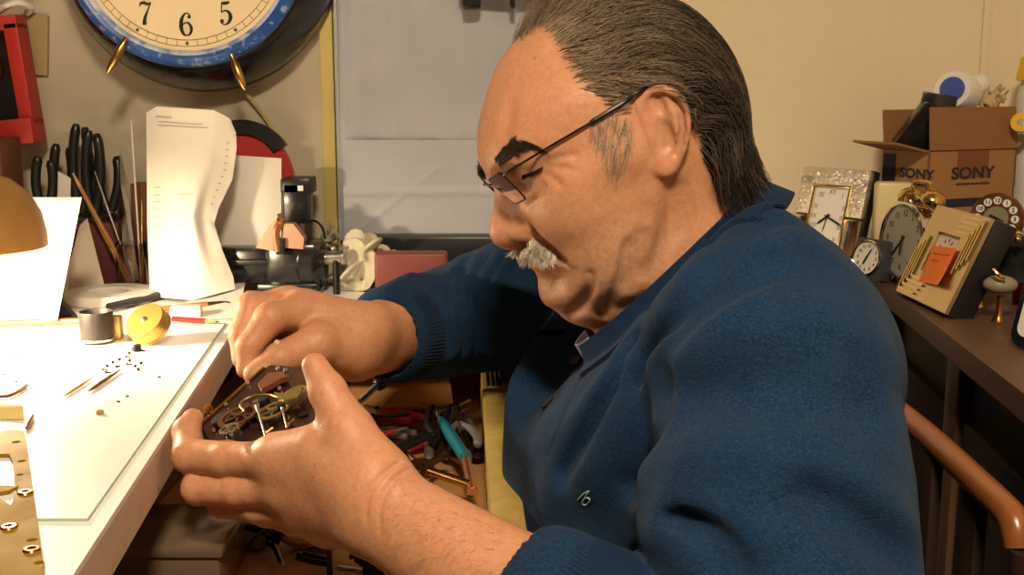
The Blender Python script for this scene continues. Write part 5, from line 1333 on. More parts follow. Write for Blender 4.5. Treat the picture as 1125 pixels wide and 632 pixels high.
two_handle('pliers', dz(398, 470, .020), dz(452, 478, .026), M_ggrip, 'grey-gripped pliers lying left of the black ones', spread=.11, w=1.25)
two_handle('pliers', dz(415, 505, .012), dz(476, 487, .014), M_rgrip, 'red-handled pliers under the black bar in mid drawer', spread=.12)
two_handle('pliers', dz(455, 500, .012), dz(430, 503, .010), M_rgrip, 'short red-handled nippers beside the winding key', spread=.16)
two_handle('pliers', dz(474, 494, .020), dz(484, 448, .034), M_dgrip, 'large black-handled pliers across the middle of the drawer', spread=.10, jaws=M_iron, w=1.25)
two_handle('pliers', dz(516, 447, .018), dz(474, 464, .026), M_dgrip, 'black-handled pliers pointing to the yellow side board', spread=.11)
two_handle('pliers', dz(497, 448, .018), dz(512, 500, .014), M_dgrip, 'black-handled pliers along the yellow side board', spread=.09)
two_handle('pliers', dz(408, 458, .030), dz(450, 455, .034), M_dgrip, 'small black-handled pliers on top of the red pair', spread=.09, jaws=M_iron)
b = MB(); b.tube([dz(424, 499, .030), dz(466, 480, .034)], .0052, 12); solo('black_bar', b, M_black, 'black round bar lying across red-handled pliers', 'bar')
t = T('hook_tool', dz(500, 480, .03), 'teal-handled tool with copper blade lying by the side board', 'tool')
h0, h1, tp = dz(484, 461, .034), dz(511, 503, .030), dz(519, 540, .022)
b = MB(); b.tube([h0, h0 * .9 + h1 * .1, h0 * .5 + h1 * .5, h1], [.0035, .0050, .0062, .0058], 14); t.part(b, 'handle', M_teal)
b = MB(); b.tube([h1, h1 * .8 + tp * .2, tp], [.0035, .0042, .0040], 10); b.box(tp, (.010, .003, .006)); t.part(b, 'blade', M_copper)
b = MB(); b.tube(catmull([h0, h0 + [-.004, .010, .004], h0 + [.002, .020, .006]], 4), .0022, 8); t.part(b, 'hook', M_steel)
t = T('winding_key', dz(464, 515, .02), 'star-shaped brass winding key with five tubes', 'key')
kc_ = dz(463, 515, .027)
b = MB(); b.lathe([(.003, -.004), (.0115, -.004), (.0115, .004), (.003, .004)], kc_, (.1, -.3, 1), 20, closed=True); t.part(b, 'hub', M_brass_d)
for px, py, m in ((440, 495, M_brass), (516, 533, M_brass), (462, 530, M_brass_d), (489, 500, M_brass_d), (446, 524, M_brass_d)):
    e = dz(px, py, .024); d = e - kc_; b = MB(); f0 = kc_ + nrm(d) * .010
    r = .0042 if m is M_brass else .0036
    b.lathe([(r * .55, 0), (r, 0), (r, np.linalg.norm(e - f0)), (r * .55, np.linalg.norm(e - f0))], f0, e - f0, 16, closed=True); t.part(b, 'tube', m)
driver('screwdriver', dz(470, 470, .008), dz(472, 508, .022), M_ggrip, 'grey-handled screwdriver beside the winding key', frac=.5, rh=.0050)
driver('screwdriver', dz(508, 452, .010), dz(516, 470, .012), M_grey, 'short grey screwdriver in the drawer corner', frac=.5)
driver('screwdriver', dz(400, 487, .006), dz(440, 470, .006), mat('tan_handle', (.40, .20, .07), .4), 'tan-handled screwdriver half under grey-gripped pliers', frac=.6)
driver('screwdriver', dz(515, 482, .012), dz(500, 462, .020), mat('silver_grey', (.32, .32, .33), .35), 'silver-grey screwdriver beside the teal-handled tool', frac=.55, rh=.0065)
driver('file', dz(512, 512, .010), dz(478, 492, .012), M_brass_d, 'brown-handled file under the teal-handled tool', 'file', frac=.5, ms=M_copper)
driver('file', dz(516, 440, .020), dz(490, 452, .022), M_dgrip, 'black-handled file leaning at the back of the drawer', 'file', frac=.45)
driver('scraper', dz(418, 452, .006), dz(470, 447, .010), M_copper, 'copper-coloured scraper at the back of the tool pile', 'scraper', frac=.4, ms=M_copper)
b = MB(); b.box(dz(440, 428, .022), (.12, .085, .004), rot=Euler((.25, 0, .12)), bev=.001); solo('lit_wood_patch', b, mat('lit_wood_patch', (.62, .30, .08), .7), 'orange sheet standing in for lamplit wood at the back of the drawer', 'card')  # orange sheet added to show lamplight on the drawer wood as colour
two_handle('pliers', dz(500, 455, .034), dz(513, 490, .028), M_ggrip, 'short grey-gripped nippers right of the teal-handled tool', spread=.14, jaws=M_steel, w=1.2)
two_handle('pliers', dz(448, 470, .036), dz(408, 480, .030), M_rgrip, 'red-handled nippers lying over the grey-gripped pliers', spread=.10)
# black wire springs and clips near the front of the drawer
M_wireb = mat('black_wire', (.012, .011, .012), .35, .6)
def coil(name, c, ax, r, turns, th, label, tail=(), m=M_wireb, pitch=.9):
    f = frame_of(c, np.cross(ax, [.3, .5, .8]), z=ax); t = T(name, c, label, 'spring')
    b = MB(); b.tube([f @ Vector((r * math.cos(a), r * math.sin(a) * .8, th * pitch * a / PI)) for a in np.linspace(0, turns * 2 * PI, int(turns * 22))], th, 7); t.part(b, 'coil', m)
    for p, q in tail: b = MB(); b.tube([p, (np.array(p) + q) / 2 + [0, 0, .003], q], th, 7); t.part(b, 'end', m)
    return t
coil('wire_spring', dz(284, 592, .012), (.3, .6, .7), .016, 2.6, .0017, 'black wire spring with crossed ends, left of the drawer front', [(dz(270, 605, .012), dz(292, 582, .024)), (dz(288, 584, .022), dz(312, 588, .016)), (dz(296, 596, .012), dz(308, 618, .006))])
coil('wire_spring', dz(344, 618, .010), (.2, .3, .9), .014, 2.2, .0013, 'thin looped wire spring in the middle of the drawer front', [(dz(336, 606, .01), dz(354, 604, .012))])
coil('wire_spring', dz(405, 622, .012), (.5, .3, .8), .015, 3.2, .0021, 'thick black wire spring under the left wrist', [(dz(385, 612, .018), dz(398, 618, .016))])
b = MB(); b.box(dz(362, 614, .018), (.004, .004, .036)); b.box(dz(362, 614, .018) + [.013, 0, .017], (.028, .004, .004)); solo('wire_bracket', b, M_iron, 'small black angle bracket standing among wire springs', 'bracket')
two_handle('tweezers', dz(312, 622, .004), dz(300, 598, .012), M_steel, 'small steel tweezers beside the crossed wire spring', 'tweezers', spread=.05)
b = MB(); b.ball(dz(336, 588, .010), (.022, .016, .009), 3); b.ball(dz(352, 594, .009), (.014, .012, .008), 3); solo('leather_scrap', b, mat('tan_leather', (.52, .27, .13), .6, bump=(60, .5, .004)), 'tan leather scrap lying on the drawer floor', 'leather')
driver('screwdriver', dz(372, 624, .004), dz(430, 632, .008), M_black, 'black screwdriver lying at the very front of the drawer', frac=.5)
# plastic boxes at the near left of the drawer
M_pbox = mat('smoky_plastic', (.15, .105, .07), .16, var=(20, .4, (.10, .065, .04)), alpha=.95)
bx = dz(172, 606, .024); t = T('plastic_box', bx * [1, 1, 0] + [0, 0, DZ], 'smoky plastic box under the bench edge in the drawer', 'plastic box')
b = MB(); bx = bx + [.006, 0, 0]; b.box((bx[0], bx[1] + .005, DZ + .018), (.105, .085, .035), bev=.004); t.part(b, 'body', M_pbox)
b = MB(); b.box((bx[0], bx[1] + .005, DZ + .0395), (.111, .091, .009), bev=.003); t.part(b, 'lid', M_pbox)
bx = dz(245, 572, .012); b = MB(); b.box((bx[0], bx[1], DZ + .0125), (.075, .085, .024), rot=Euler((0, 0, .15)), bev=.003); solo('tin_box', b, mat('olive_tin', (.24, .16, .075), .45, .3), 'olive-brown tin box behind the smoky plastic box', 'tin box')
b = MB(); b.tube(catmull([dz(226, 628, .006), dz(232, 618, .012), dz(243, 620, .010)], 4), .004, 8); solo('plastic_clip', b, M_white, 'small white plastic clip beside the smoky box', 'clip')
b = MB(); b.box(dz(243, 606, .010), (.012, .02, .03), bev=.002); solo('dark_stopper', b, M_black, 'small dark stopper right of the smoky plastic box', 'stopper')

# ================================================================== CLOCK MOVEMENT HELD IN HIS HANDS
mo_, mx, my = P(222, 466, .806), P(300, 404, .872), P(338, 455, .772)
mn = nrm(np.cross(mx - mo_, my - mo_)); mn = mn if mn @ (CAM - mo_) > 0 else -mn
MF = frame_of(mo_, mx - mo_, z=mn)
def mp(px, py, h=0.): q = MF.inverted() @ V(pix_plane(px, py, mo_ + mn * h, mn)); return (q.x, q.y)
M_bplate = mat('dark_brass_plate', (.085, .022, .009), .26, .8, var=[(25, .6, (.035, .010, .005)), (70, .35, (.20, .085, .025), .52, .7)], rvar=.1)
MV = T('clock_movement', mo_, 'brass clock movement with gears and steel pins held in his hands', 'clock movement')
ol = [mp(*q) for q in [(222, 466), (290, 405), (298, 401), (312, 402), (344, 408), (354, 436), (350, 462), (322, 486), (232, 490)]]
b = MB(); b.prism(ol, -.0022, MF, bev=.0004); MV.part(b, 'bottom_plate', M_bplate)
sd = MB(); e0, e1 = MF @ Vector((*mp(222, 466), 0)), MF @ Vector((*mp(290, 405), 0)); sd.tube([V(e0) + V(mn) * .0006, V(e1) + V(mn) * .0006], .0013, 8); MV.part(sd, 'bright_edge', M_brass)
def mpart(px, py, prof, name, m, h=0., n=28):
    b = MB(); b.lathe(prof, (*mp(px, py, h), h), n=n); return MV.part(b, name, m, frame=MF)
def gear(px, py, r, h, name, m, teeth=40, spokes=5):
    b = MB(); x0, y0 = mp(px, py, h); n = teeth * 4
    rr = [r * (1. if (i // 2) % 2 else .93) for i in range(n)]
    for zz, flip in ((h, 0), (h + .0012, 1)): pass
    o_ = [(x0 + rr[i] * math.cos(2 * PI * i / n), y0 + rr[i] * math.sin(2 * PI * i / n)) for i in range(n)]
    i_ = [(x0 + r * .74 * math.cos(2 * PI * i / n), y0 + r * .74 * math.sin(2 * PI * i / n)) for i in range(n)]
    vs = [[b.bm.verts.new((*q, z)) for q in o] for o in (o_, i_) for z in (h, h + .0012)]
    for i in range(n):
        k = (i + 1) % n
        for A, B in ((0, 1), (1, 3), (3, 2), (2, 0)): b.bm.faces.new((vs[A][i], vs[A][k], vs[B][k], vs[B][i]))
    for s_ in range(spokes):
        a = 2 * PI * s_ / spokes; b.box((x0 + r * .4 * math.cos(a), y0 + r * .4 * math.sin(a), h + .0006), (r * .78, r * .11, .0011), rot=Matrix.Rotation(a, 3, 'Z'))
    b.lathe([(0, -.001), (r * .16, -.001), (r * .16, .0022), (0, .0022)], (x0, y0, h), n=16); return MV.part(b, name, m, frame=MF)
gear(262, 458, .0155, .006, 'gear', M_brass_d, 48); gear(300, 452, .0125, .004, 'gear', M_brass_w, 40); gear(325, 432, .0095, .005, 'gear', M_brass_w, 30); gear(252, 472, .0075, .009, 'gear', M_steel, 22)
for px, py, r in ((246, 463, .0085), (272, 461, .0065), (304, 460, .0070), (290, 443, .0045)): mpart(px, py, [(0, .004), (r * .9, .004), (r, .003), (r, 0), (0, 0)], 'wheel_recess', M_iron, .0002, 28)
# bridge piece near the top corner
b = MB(); b.prism([mp(*q, .004) for q in [(284, 424), (296, 412), (312, 411), (316, 416), (306, 420), (300, 424), (288, 430)]], .004, MF @ Matrix.Translation((0, 0, .002))); MV.part(b, 'bridge', mat('rosy_brass', (.36, .13, .07), .35, .8))
for px, py in ((306, 406), (314, 408), (297, 419), (249, 446), (247, 477), (255, 479), (236, 474), (308, 428), (273, 422)):
    mpart(px, py, [(0, .0028), (.0011, .0026), (.0017, .0012), (.0017, 0), (0, 0)], 'screw', M_steel if px > 240 else M_brass, .0003, 14)
mpart(231, 453, [(0, .006), (.0026, .006), (.003, .004), (.003, 0), (0, 0)], 'boss', M_brass, .0006, 18)
# curved spring lever
b = MB(); b.tube(catmull([MF @ Vector((*mp(*q, .008), .008)) for q in [(269, 452), (264, 446), (268, 440), (280, 435), (296, 434), (306, 437), (318, 437)]], 6), .0009, 8); MV.part(b, 'spring_lever', M_brass_w)
b = MB(); b.prism([mp(*q, .006) for q in [(302, 434), (314, 436), (326, 430), (330, 425), (333, 431), (328, 440), (316, 443), (304, 440)]], .0025, MF @ Matrix.Translation((0, 0, .006))); MV.part(b, 'lever', mat('greenish_brass', (.34, .26, .05), .4, .8))
b = MB(); b.prism([mp(*q, .006) for q in [(266, 448), (274, 444), (276, 448), (268, 453)]], .004, MF @ Matrix.Translation((0, 0, .004))); MV.part(b, 'bracket', M_brass_d)
b = MB(); b.tube([MF @ Vector((*mp(*q, .006), .006)) for q in [(262, 471), (272, 461), (269, 458)]], .0009, 8); MV.part(b, 'wire_clip', M_brass)
# pins rising from the plate, seen as slim rods
def mrod(p0, p1, h0, h1, r, m, name): b = MB(); a, e = MF @ Vector((*mp(*p0, h0), h0)), MF @ Vector((*mp(*p1, h1), h1)); b.tube([a, a + (e - a) * .15, a + (e - a) * .2, e], [r * 1.8, r * 1.8, r, r], 10); MV.part(b, name, m)
mrod((282, 446), (292, 481), .012, .006, .0008, M_steel, 'pin'); mrod((310, 448), (315, 470), .010, .006, .0007, M_steel, 'pin')
mrod((316, 467), (323, 461), .006, .006, .0009, M_brass_w, 'pin'); mrod((292, 476), (300, 470), .006, .007, .0010, M_brass_w, 'pin')
mpart(283, 446, [(0, .004), (.0024, .004), (.0024, 0), (0, 0)], 'collet', M_steel, .006, 18); mpart(310, 449, [(0, .004), (.003, .004), (.003, 0), (0, 0)], 'collet', M_iron, .006, 18)
mpart(333, 456, [(0, .0012), (.0034, .0012), (.0034, 0), (0, 0)], 'hole_bush', M_black, .0002, 18)
for px, py in ((240, 462), (330, 414), (338, 452), (300, 478)): mpart(px, py, [(0, -.014), (.0022, -.014), (.0022, 0), (0, 0)], 'pillar', M_brass_w, -.002, 14)
b = MB(); b.prism([(x * .90 + .006, y * .90 + .002) for x, y in ol], -.0018, MF @ Matrix.Translation((0, 0, -.0155))); MV.part(b, 'back_plate', M_brass_d)
b = MB(); b.tube([P(304.5, 376, .931), P(299, 384, .940), P(284, 400, .945)], [.0024, .0022, .0012], 8); solo('peg_stick', b, mat('peg_wood', (.72, .50, .26), .6), 'thin pale wooden peg pinched in his right fingers', 'stick')
# ================================================================== THINGS ON THE CABINET
def ct(px, py): return PZ(px, py, CT)
def face_frame(bl, br, lean):
    """dial frame: x along the bottom edge, z out of the face, leaning back by an angle"""
    x = nrm(br - bl); n = nrm(np.cross(x, [0, 0, 1])); n = n if n @ (CAM - bl) > 0 else -n
    x = x if np.cross(np.array([0, 0, 1.]), n) @ x > 0 else -x
    nn = n * math.cos(lean) + np.array([0, 0, 1.]) * math.sin(lean); return frame_of((bl + br) / 2, x, z=nn)
def ticks(b, fr, r0, r1, w, n=12, z=.0006):
    for i in range(n):
        a = 2 * PI * i / n; M_ = Matrix.Rotation(-a, 4, 'Z'); b.box(M_ @ Vector((0, (r0 + r1) / 2, z)), (w, r1 - r0, .0004), rot=M_.to_3x3())
ROM = ['XII', 'I', 'II', 'III', 'IIII', 'V', 'VI', 'VII', 'VIII', 'IX', 'X', 'XI']
# ---- 1 silver embossed frame clock
bl, br = np.array([.345, 1.417, CT + .003]), np.array([.405, 1.339, CT + .003])
F1 = face_frame(bl, br, math.radians(15)); w1, h1 = .0985, .122
C1 = T('frame_clock', (bl + br) / 2, 'clock in a tall embossed silver frame standing behind his shoulder', 'clock')
b = MB(); b.box((0, h1 / 2, -.008), (w1 + .004, h1 + .003, .012), bev=.002); C1.part(b, 'backing', M_black, frame=F1)
M_silv = mat('embossed_silver', (.88, .80, .68), .34, .85, bump=[(170, .7, .004), (60, .3, .003)])
M_silvp = mat('polished_silver', (.82, .70, .55), .12, 1.)
iw, ih, ic = .052, .080, .060
b = MB()
for c, d in (((0, h1 - .011, .001), (w1, .022, .008)), ((-(w1 + iw) / 4, h1 * .72, .001), ((w1 - iw) / 2, h1 * .40, .008)), (((w1 + iw) / 4, h1 * .72, .001), ((w1 - iw) / 2, h1 * .40, .008)), ): b.box(c, d, bev=.002)
rr_ = random.Random(2)
for i in range(60):
    x, y = rr_.uniform(-w1 / 2 + .004, w1 / 2 - .004), rr_.uniform(.070, h1 - .004)
    if abs(x) < iw / 2 + .003 and y < h1 - .020: continue
    b.ball((x, y, .005), (rr_.uniform(.002, .004), rr_.uniform(.002, .004), .0022), 2)
C1.part(b, 'embossed_frame', M_silv, frame=F1)
b = MB(); b.box((0, .008, .001), (w1, .016, .008), bev=.002); C1.part(b, 'bottom_rail', M_silv, frame=F1)
for s_ in (-1, 1): b = MB(); b.box((s_ * (w1 + iw) / 4, h1 * .26, .0015), ((w1 - iw) / 2, h1 * .50, .007), bev=.003); C1.part(b, 'polished_side', M_silvp, frame=F1)
b = MB()
for c, d in (((0, ic + ih / 2, .0045), (iw + .004, .003, .003)), ((0, ic - ih / 2 + .004, .0045), (iw + .004, .003, .003)), ((-iw / 2, ic, .0045), (.003, ih, .003)), ((iw / 2, ic, .0045), (.003, ih, .003))): b.box(c, d, bev=.0008)
C1.part(b, 'inner_rim', M_gold, frame=F1)
b = MB(); b.box((0, ic, .0008), (iw, ih, .002)); C1.part(b, 'dial', M_dialw, frame=F1)
b = MB()
for i, r in enumerate(ROM):
    a = i * PI / 6; sx, sy = math.sin(a), math.cos(a); k = min(.0205 / max(abs(sx), 1e-6), .0330 / max(abs(sy), 1e-6), .031)
    b.add_mesh(text_mesh(r, .0085, .0001), F1 @ Matrix.Translation((k * sx, ic + .002 + k * sy, .0022)))
C1.part(b, 'roman_numerals', mat('grey_print', (.25, .22, .20), .7))
for nm, an, l, w in (('hour_hand', 232, .017, .0026), ('minute_hand', 112, .026, .0020), ('alarm_hand', 188, .020, .0010)):
    b = MB(); hand_poly(b, F1 @ Matrix.Translation((0, ic + .002, 0)), math.radians(an), l, w, .004, .0028); C1.part(b, nm, M_inkd)
b = MB(); b.box((0, h1 * .45, -.03), (.03, .09, .003), rot=Euler((-.35, 0, 0))); C1.part(b, 'easel_leg', M_black, frame=F1)
# ---- 2 cream box
c = P(980, 240, 1.335); zt = P(979, 200, 1.335)[2]
b = MB(); b.box((c[0], 1.335, (CT + zt) / 2 + .0003), (.042, .024, zt - CT), rot=Euler((0, 0, -.1)), bev=.004); solo('cream_box', b, M_cream, 'plain cream plastic box right of the silver frame clock', 'box')
# ---- 3 small round clock in a dark case
bl, br = np.array([.392, 1.312, CT + .003]), np.array([.416, 1.268, CT + .003]); F3 = face_frame(bl, br, math.radians(12))
C3 = T('travel_clock', (bl + br) / 2, 'tiny white round clock in a dark square case', 'clock')
b = MB(); b.box((0, .0235, -.010), (.046, .047, .018), bev=.003); C3.part(b, 'case', mat('dark_grey_case', (.05, .05, .055), .4), frame=F3)
b = MB(); b.lathe([(.0185, 0), (.0205, 0), (.0210, .002), (.0195, .004), (.0185, .003)], (0, .024, 0), n=40, closed=True); C3.part(b, 'bezel', M_chrome, frame=F3)
b = MB(); b.lathe([(0, .0004), (.0186, .0004), (.0186, .0014), (0, .0014)], (0, .024, 0), n=40); C3.part(b, 'dial', M_dialw, frame=F3)
b = MB(); [b.add_mesh(text_mesh(str(i), .0055, .0001, bold=.0001), F3 @ Matrix.Translation((.0138 * math.sin(i * PI / 6), .024 + .0138 * math.cos(i * PI / 6), .0017))) for i in range(1, 13)]; C3.part(b, 'hour_numbers', M_inkd)
for nm, an, l, w in (('hour_hand', 205, .009, .0022), ('minute_hand', 28, .013, .0016)): b = MB(); hand_poly(b, F3 @ Matrix.Translation((0, .024, 0)), math.radians(an), l, w, .003, .0022); C3.part(b, nm, M_inkd)
# ---- 4 twin bell alarm clock
ac = P(992, 264, 1.262); az = nrm(np.array([-.975, -.24, .06])); F4 = frame_of(ac, np.cross([0, 0, 1], az), z=az); R4 = .0440
C4 = T('alarm_clock', ac * [1, 1, 0] + [0, 0, CT], 'twin-bell alarm clock with grey dial facing left', 'alarm clock')
b = MB(); b.lathe([(0, -.034), (.036, -.034), (.040, -.030), (.0425, -.018), (.0425, -.002), (.040, -.001), (0, -.001)], n=56); C4.part(b, 'case', M_silvp, frame=F4)
b = MB(); b.lathe([(.0385, -.002), (.0430, -.003), (R4, .000), (.0430, .003), (.0405, .004), (.0385, .001)], n=56, closed=True); C4.part(b, 'bezel', M_chrome, frame=F4)
b = MB(); b.lathe([(0, -.0006), (.0388, -.0006), (.0388, .0004), (0, .0004)], n=56); C4.part(b, 'dial', M_dialg, frame=F4)
b = MB(); [b.add_mesh(text_mesh(str(i), .0095, .0001, bold=.0002), F4 @ Matrix.Translation((.030 * math.sin(i * PI / 6), .030 * math.cos(i * PI / 6), .0006))) for i in range(1, 13)]; C4.part(b, 'hour_numbers', mat('dark_olive_print', (.06, .055, .04), .7))
for nm, an, l, w in (('hour_hand', 185, .018, .003), ('minute_hand', 222, .029, .0022)): b = MB(); hand_poly(b, F4, math.radians(an), l, w, .006, .0014); C4.part(b, nm, M_inkd)
up4 = np.array(F4.to_3x3() @ Vector((0, 1, 0))); rt4 = np.array(F4.to_3x3() @ Vector((1, 0, 0)))
for s_ in (-1, 1):
    bc = ac - az * .017 + up4 * .043 + rt4 * s_ * .020; ba = nrm(up4 + rt4 * s_ * .45); b = MB(); b.lathe([(.0135, .003), (.0130, .008), (.0095, .0125), (.004, .0145), (0, .0148), (0, .0135), (.0085, .0115), (.0125, .003)], bc, ba, 28); C4.part(b, 'bell', M_gold)
    b = MB(); b.tube([bc - ba * .004, bc + ba * .013], .0012, 8); C4.part(b, 'bell_post', M_steel)
    fb = ac - az * .010 - up4 * .038 + rt4 * s_ * .020; fe = fb - up4 * .004 + rt4 * s_ * .006; fe[2] = CT + .0012; b = MB(); b.tube([fb, fe], [.0030, .0022], 10); C4.part(b, 'foot', M_gold)
fe = ac - az * .032 - up4 * .040; fe[2] = CT + .0012; b = MB(); b.tube([ac - az * .030 - up4 * .030, fe], [.003, .0022], 10); C4.part(b, 'foot', M_gold)
b = MB(); b.tube(catmull([ac - az * .017 + up4 * .045 - rt4 * .026, ac - az * .017 + up4 * .064 - rt4 * .018, ac - az * .017 + up4 * .067, ac - az * .017 + up4 * .064 + rt4 * .018, ac - az * .017 + up4 * .045 + rt4 * .026], 6), .0013, 8); C4.part(b, 'handle', M_gold)
# ---- 5 gold square clock with an orange note
bl, br = np.array([.414, 1.200, CT + .004]), np.array([.419, 1.074, CT + .004]); F5 = face_frame(bl, br, math.radians(23)); w5, h5 = .126, .100
C5 = T('desk_clock', (bl + br) / 2, 'gold square desk clock leaning back with stepped corner ridges', 'clock')
b = MB(); b.box((0, h5 / 2, -.0135), (w5 + .002, h5 + .002, .024), bev=.002); C5.part(b, 'case', M_black, frame=F5)
M_gold5 = mat('brushed_gold', (.72, .60, .36), .30, 1., var=(40, .3, (.62, .50, .28)))
wx0, wx1, wy0, wy1 = -.030, .022, .030, .074
b = MB()
for c, d in (((0, (wy1 + h5) / 2, .001), (w5, h5 - wy1, .004)), ((0, wy0 / 2, .001), (w5, wy0, .004)), (((wx0 - w5 / 2) / 2, (wy0 + wy1) / 2, .001), (wx0 + w5 / 2, wy1 - wy0, .004)), (((wx1 + w5 / 2) / 2, (wy0 + wy1) / 2, .001), (w5 / 2 - wx1, wy1 - wy0, .004))): b.box(c, d)
C5.part(b, 'face_plate', M_gold5, frame=F5)
M_ridge = mat('bright_gold', (.82, .66, .34), .18, 1.)
b, b2 = MB(), MB()
for k in range(4):
    o = .005 + k * .0055
    b.box((w5 / 2 - .030 + .5 * (.030 - o) - .012, h5 - o, .0042), (.050 - o, .0020, .0022)); b.box((w5 / 2 - o, h5 - o - .020, .0042), (.0020, .042, .0022))
    b2.box((-w5 / 2 + o + .020, o, .0042), (.042, .0020, .0022)); b2.box((-w5 / 2 + o, o + .022, .0042), (.0020, .046, .0022))
C5.part(b, 'ridges', M_ridge, frame=F5); C5.part(b2, 'ridges', M_ridge, frame=F5)
b = MB(); b.box(((wx0 + wx1) / 2, (wy0 + wy1) / 2, -.0008), (wx1 - wx0, wy1 - wy0, .001)); C5.part(b, 'dial', mat('pinkish_dial', (.72, .58, .48), .4), frame=F5)
b = MB(); ticks(b, F5, .014, .018, .0012); o = C5.part(b, 'hour_marks', M_inkd, frame=F5 @ Matrix.Translation(((wx0 + wx1) / 2, (wy0 + wy1) / 2, -.0003)))
n0 = [F5.inverted() @ V(pix_plane(x, y, np.array(F5.translation), np.array(F5.to_3x3() @ Vector((0, 0, 1))))) for x, y in ((1015, 312), (1040, 318), (1057, 276), (1032, 273))]
b = MB()
def notef(u, v):
    p = n0[0].lerp(n0[1], u).lerp(n0[3].lerp(n0[2], u), v); return F5 @ Vector((p.x, p.y, .0062 + .004 * (1 - v) ** 2 * u + .0008 * math.sin(3 * u)))
b.grid(notef, 14, 14, thick=.0003)
NT = T('sticky_note', notef(.5, .5), 'orange sticky note stuck on the gold square clock', 'sticky note'); NT.part(b, 'paper', mat('orange_note', (.85, .20, .03), .7), smooth=60)
b = MB()
for v, u0, u1 in ((.80, .15, .85), (.62, .20, .55)):
    pts = [np.array(notef(u, v + .02 * math.sin(u * 40))) + np.array(F5.to_3x3() @ Vector((0, 0, .0006))) for u in np.linspace(u0, u1, 24)]; b.tube(pts, .00035, 5)
NT.part(b, 'handwriting', mat('rust_ink', (.45, .08, .01), .7))
# ---- 6 round brass clock with numbers in white windows
dc = P(1094, 240, 1.235); dzv = nrm(np.array([-.55, -.82, .15])); F6 = frame_of(dc, np.cross([0, 0, 1], dzv), z=dzv)
C6 = T('dial_clock', dc * [1, 1, 0] + [0, 0, CT], 'round brass clock with white number discs behind the gold clock', 'clock')
b = MB(); b.lathe([(0, -.025), (.022, -.025), (.027, -.018), (.0285, -.006), (.0270, -.001), (0, -.001)], n=48); C6.part(b, 'case', M_brass_d, frame=F6)
b = MB()
for i in range(12): b.lathe([(0, .0006), (.0042, .0006), (.0042, -.0008), (0, -.0008)], (.0195 * math.sin(i * PI / 6), .0195 * math.cos(i * PI / 6), 0), n=16)
C6.part(b, 'number_discs', M_white, frame=F6)
b = MB(); [b.add_mesh(text_mesh(str(i), .0060, .0001, bold=.0002), F6 @ Matrix.Translation((.0195 * math.sin(i * PI / 6), .0195 * math.cos(i * PI / 6), .0009))) for i in range(1, 13)]; C6.part(b, 'hour_numbers', M_inkd)
b = MB(); b.lathe([(0, .0005), (.0130, .0005), (.0130, -.0008), (0, -.0008)], n=32); C6.part(b, 'centre', mat('olive_dial', (.20, .19, .10), .5), frame=F6)
b = MB(); hand_poly(b, F6, 2.0, .010, .0025, .003, .001); hand_poly(b, F6, -1.2, .008, .003, .003, .001); C6.part(b, 'hands', M_inkd)
zb_ = dc[2] - .026; b = MB(); b.lathe([(.018, 0), (.018, .004), (.006, .012), (.005, zb_ - CT)], (dc[0] + .012, dc[1] + .018, CT + .0004), n=28); b.lathe([(0, 0), (.018, 0)], (dc[0] + .012, dc[1] + .018, CT + .0004), n=28); C6.part(b, 'stand', M_brass_d)
# ---- 7 black and gold mantel clock, pale oval dish, red jar
c = P(1118, 290, 1.10); b = MB(); C7 = T('mantel_clock', (c[0], 1.10, CT), 'black mantel clock with gold lever behind the gold clock', 'clock')
zt = P(1112, 258, 1.10)[2]
b.box((c[0] + .005, 1.125, (CT + .028 + zt) / 2), (.062, .035, zt - CT - .028), rot=Euler((0, 0, -.5)), bev=.004); C7.part(b, 'case', M_blackm)
b = MB(); b.tube(catmull([P(1092, 270, 1.095), P(1102, 268, 1.088), P(1112, 262, 1.085), P(1118, 256, 1.085), P(1126, 260, 1.085)], 5), .0018, 8); C7.part(b, 'lever', M_gold)
for x, y in ((1118, 263), (1095, 286)): b = MB(); b.ball(P(x, y, 1.088), .0035, 2); C7.part(b, 'knob', M_gold)
for sx in (-.022, .030):
    b = MB(); b.lathe([(.006, 0), (.004, .010), (.004, .030)], (c[0] + sx, 1.125 - sx * .4, CT + .0003), n=14); C7.part(b, 'foot', M_gold)
c = P(1100, 312, 1.06); C8 = T('ornament', (c[0], 1.06, CT), 'small pale shell-shaped ornament beside the gold clock', 'ornament')
b = MB(); b.ball((c[0], 1.062, c[2] - .001), (.016, .013, .009), 3); C8.part(b, 'shell', mat('pale_shell', (.26, .22, .15), .4, bump=(120, .4, .002)))
b = MB(); b.lathe([(0, 0), (.007, 0), (.003, .006), (.003, max(.006, c[2] - .012 - CT))], (c[0] + .001, 1.062, CT + .0003), n=16); C8.part(b, 'stem', M_brass_d)
b = MB(); b.tube(catmull([P(1091, 296, 1.05), P(1097, 302, 1.046), P(1104, 306, 1.046)], 5), .0018, 8); C8.part(b, 'gold_clasp', M_gold)
c = P(1124, 282, 1.16); b = MB(); b.lathe([(0, 0), (.012, 0), (.013, .003), (.013, .05), (.010, .056), (0, .056)], (c[0] + .006, 1.16, CT + .0003), n=28); solo('red_jar', b, M_red, 'small red jar at the right edge behind the mantel clock', 'jar')
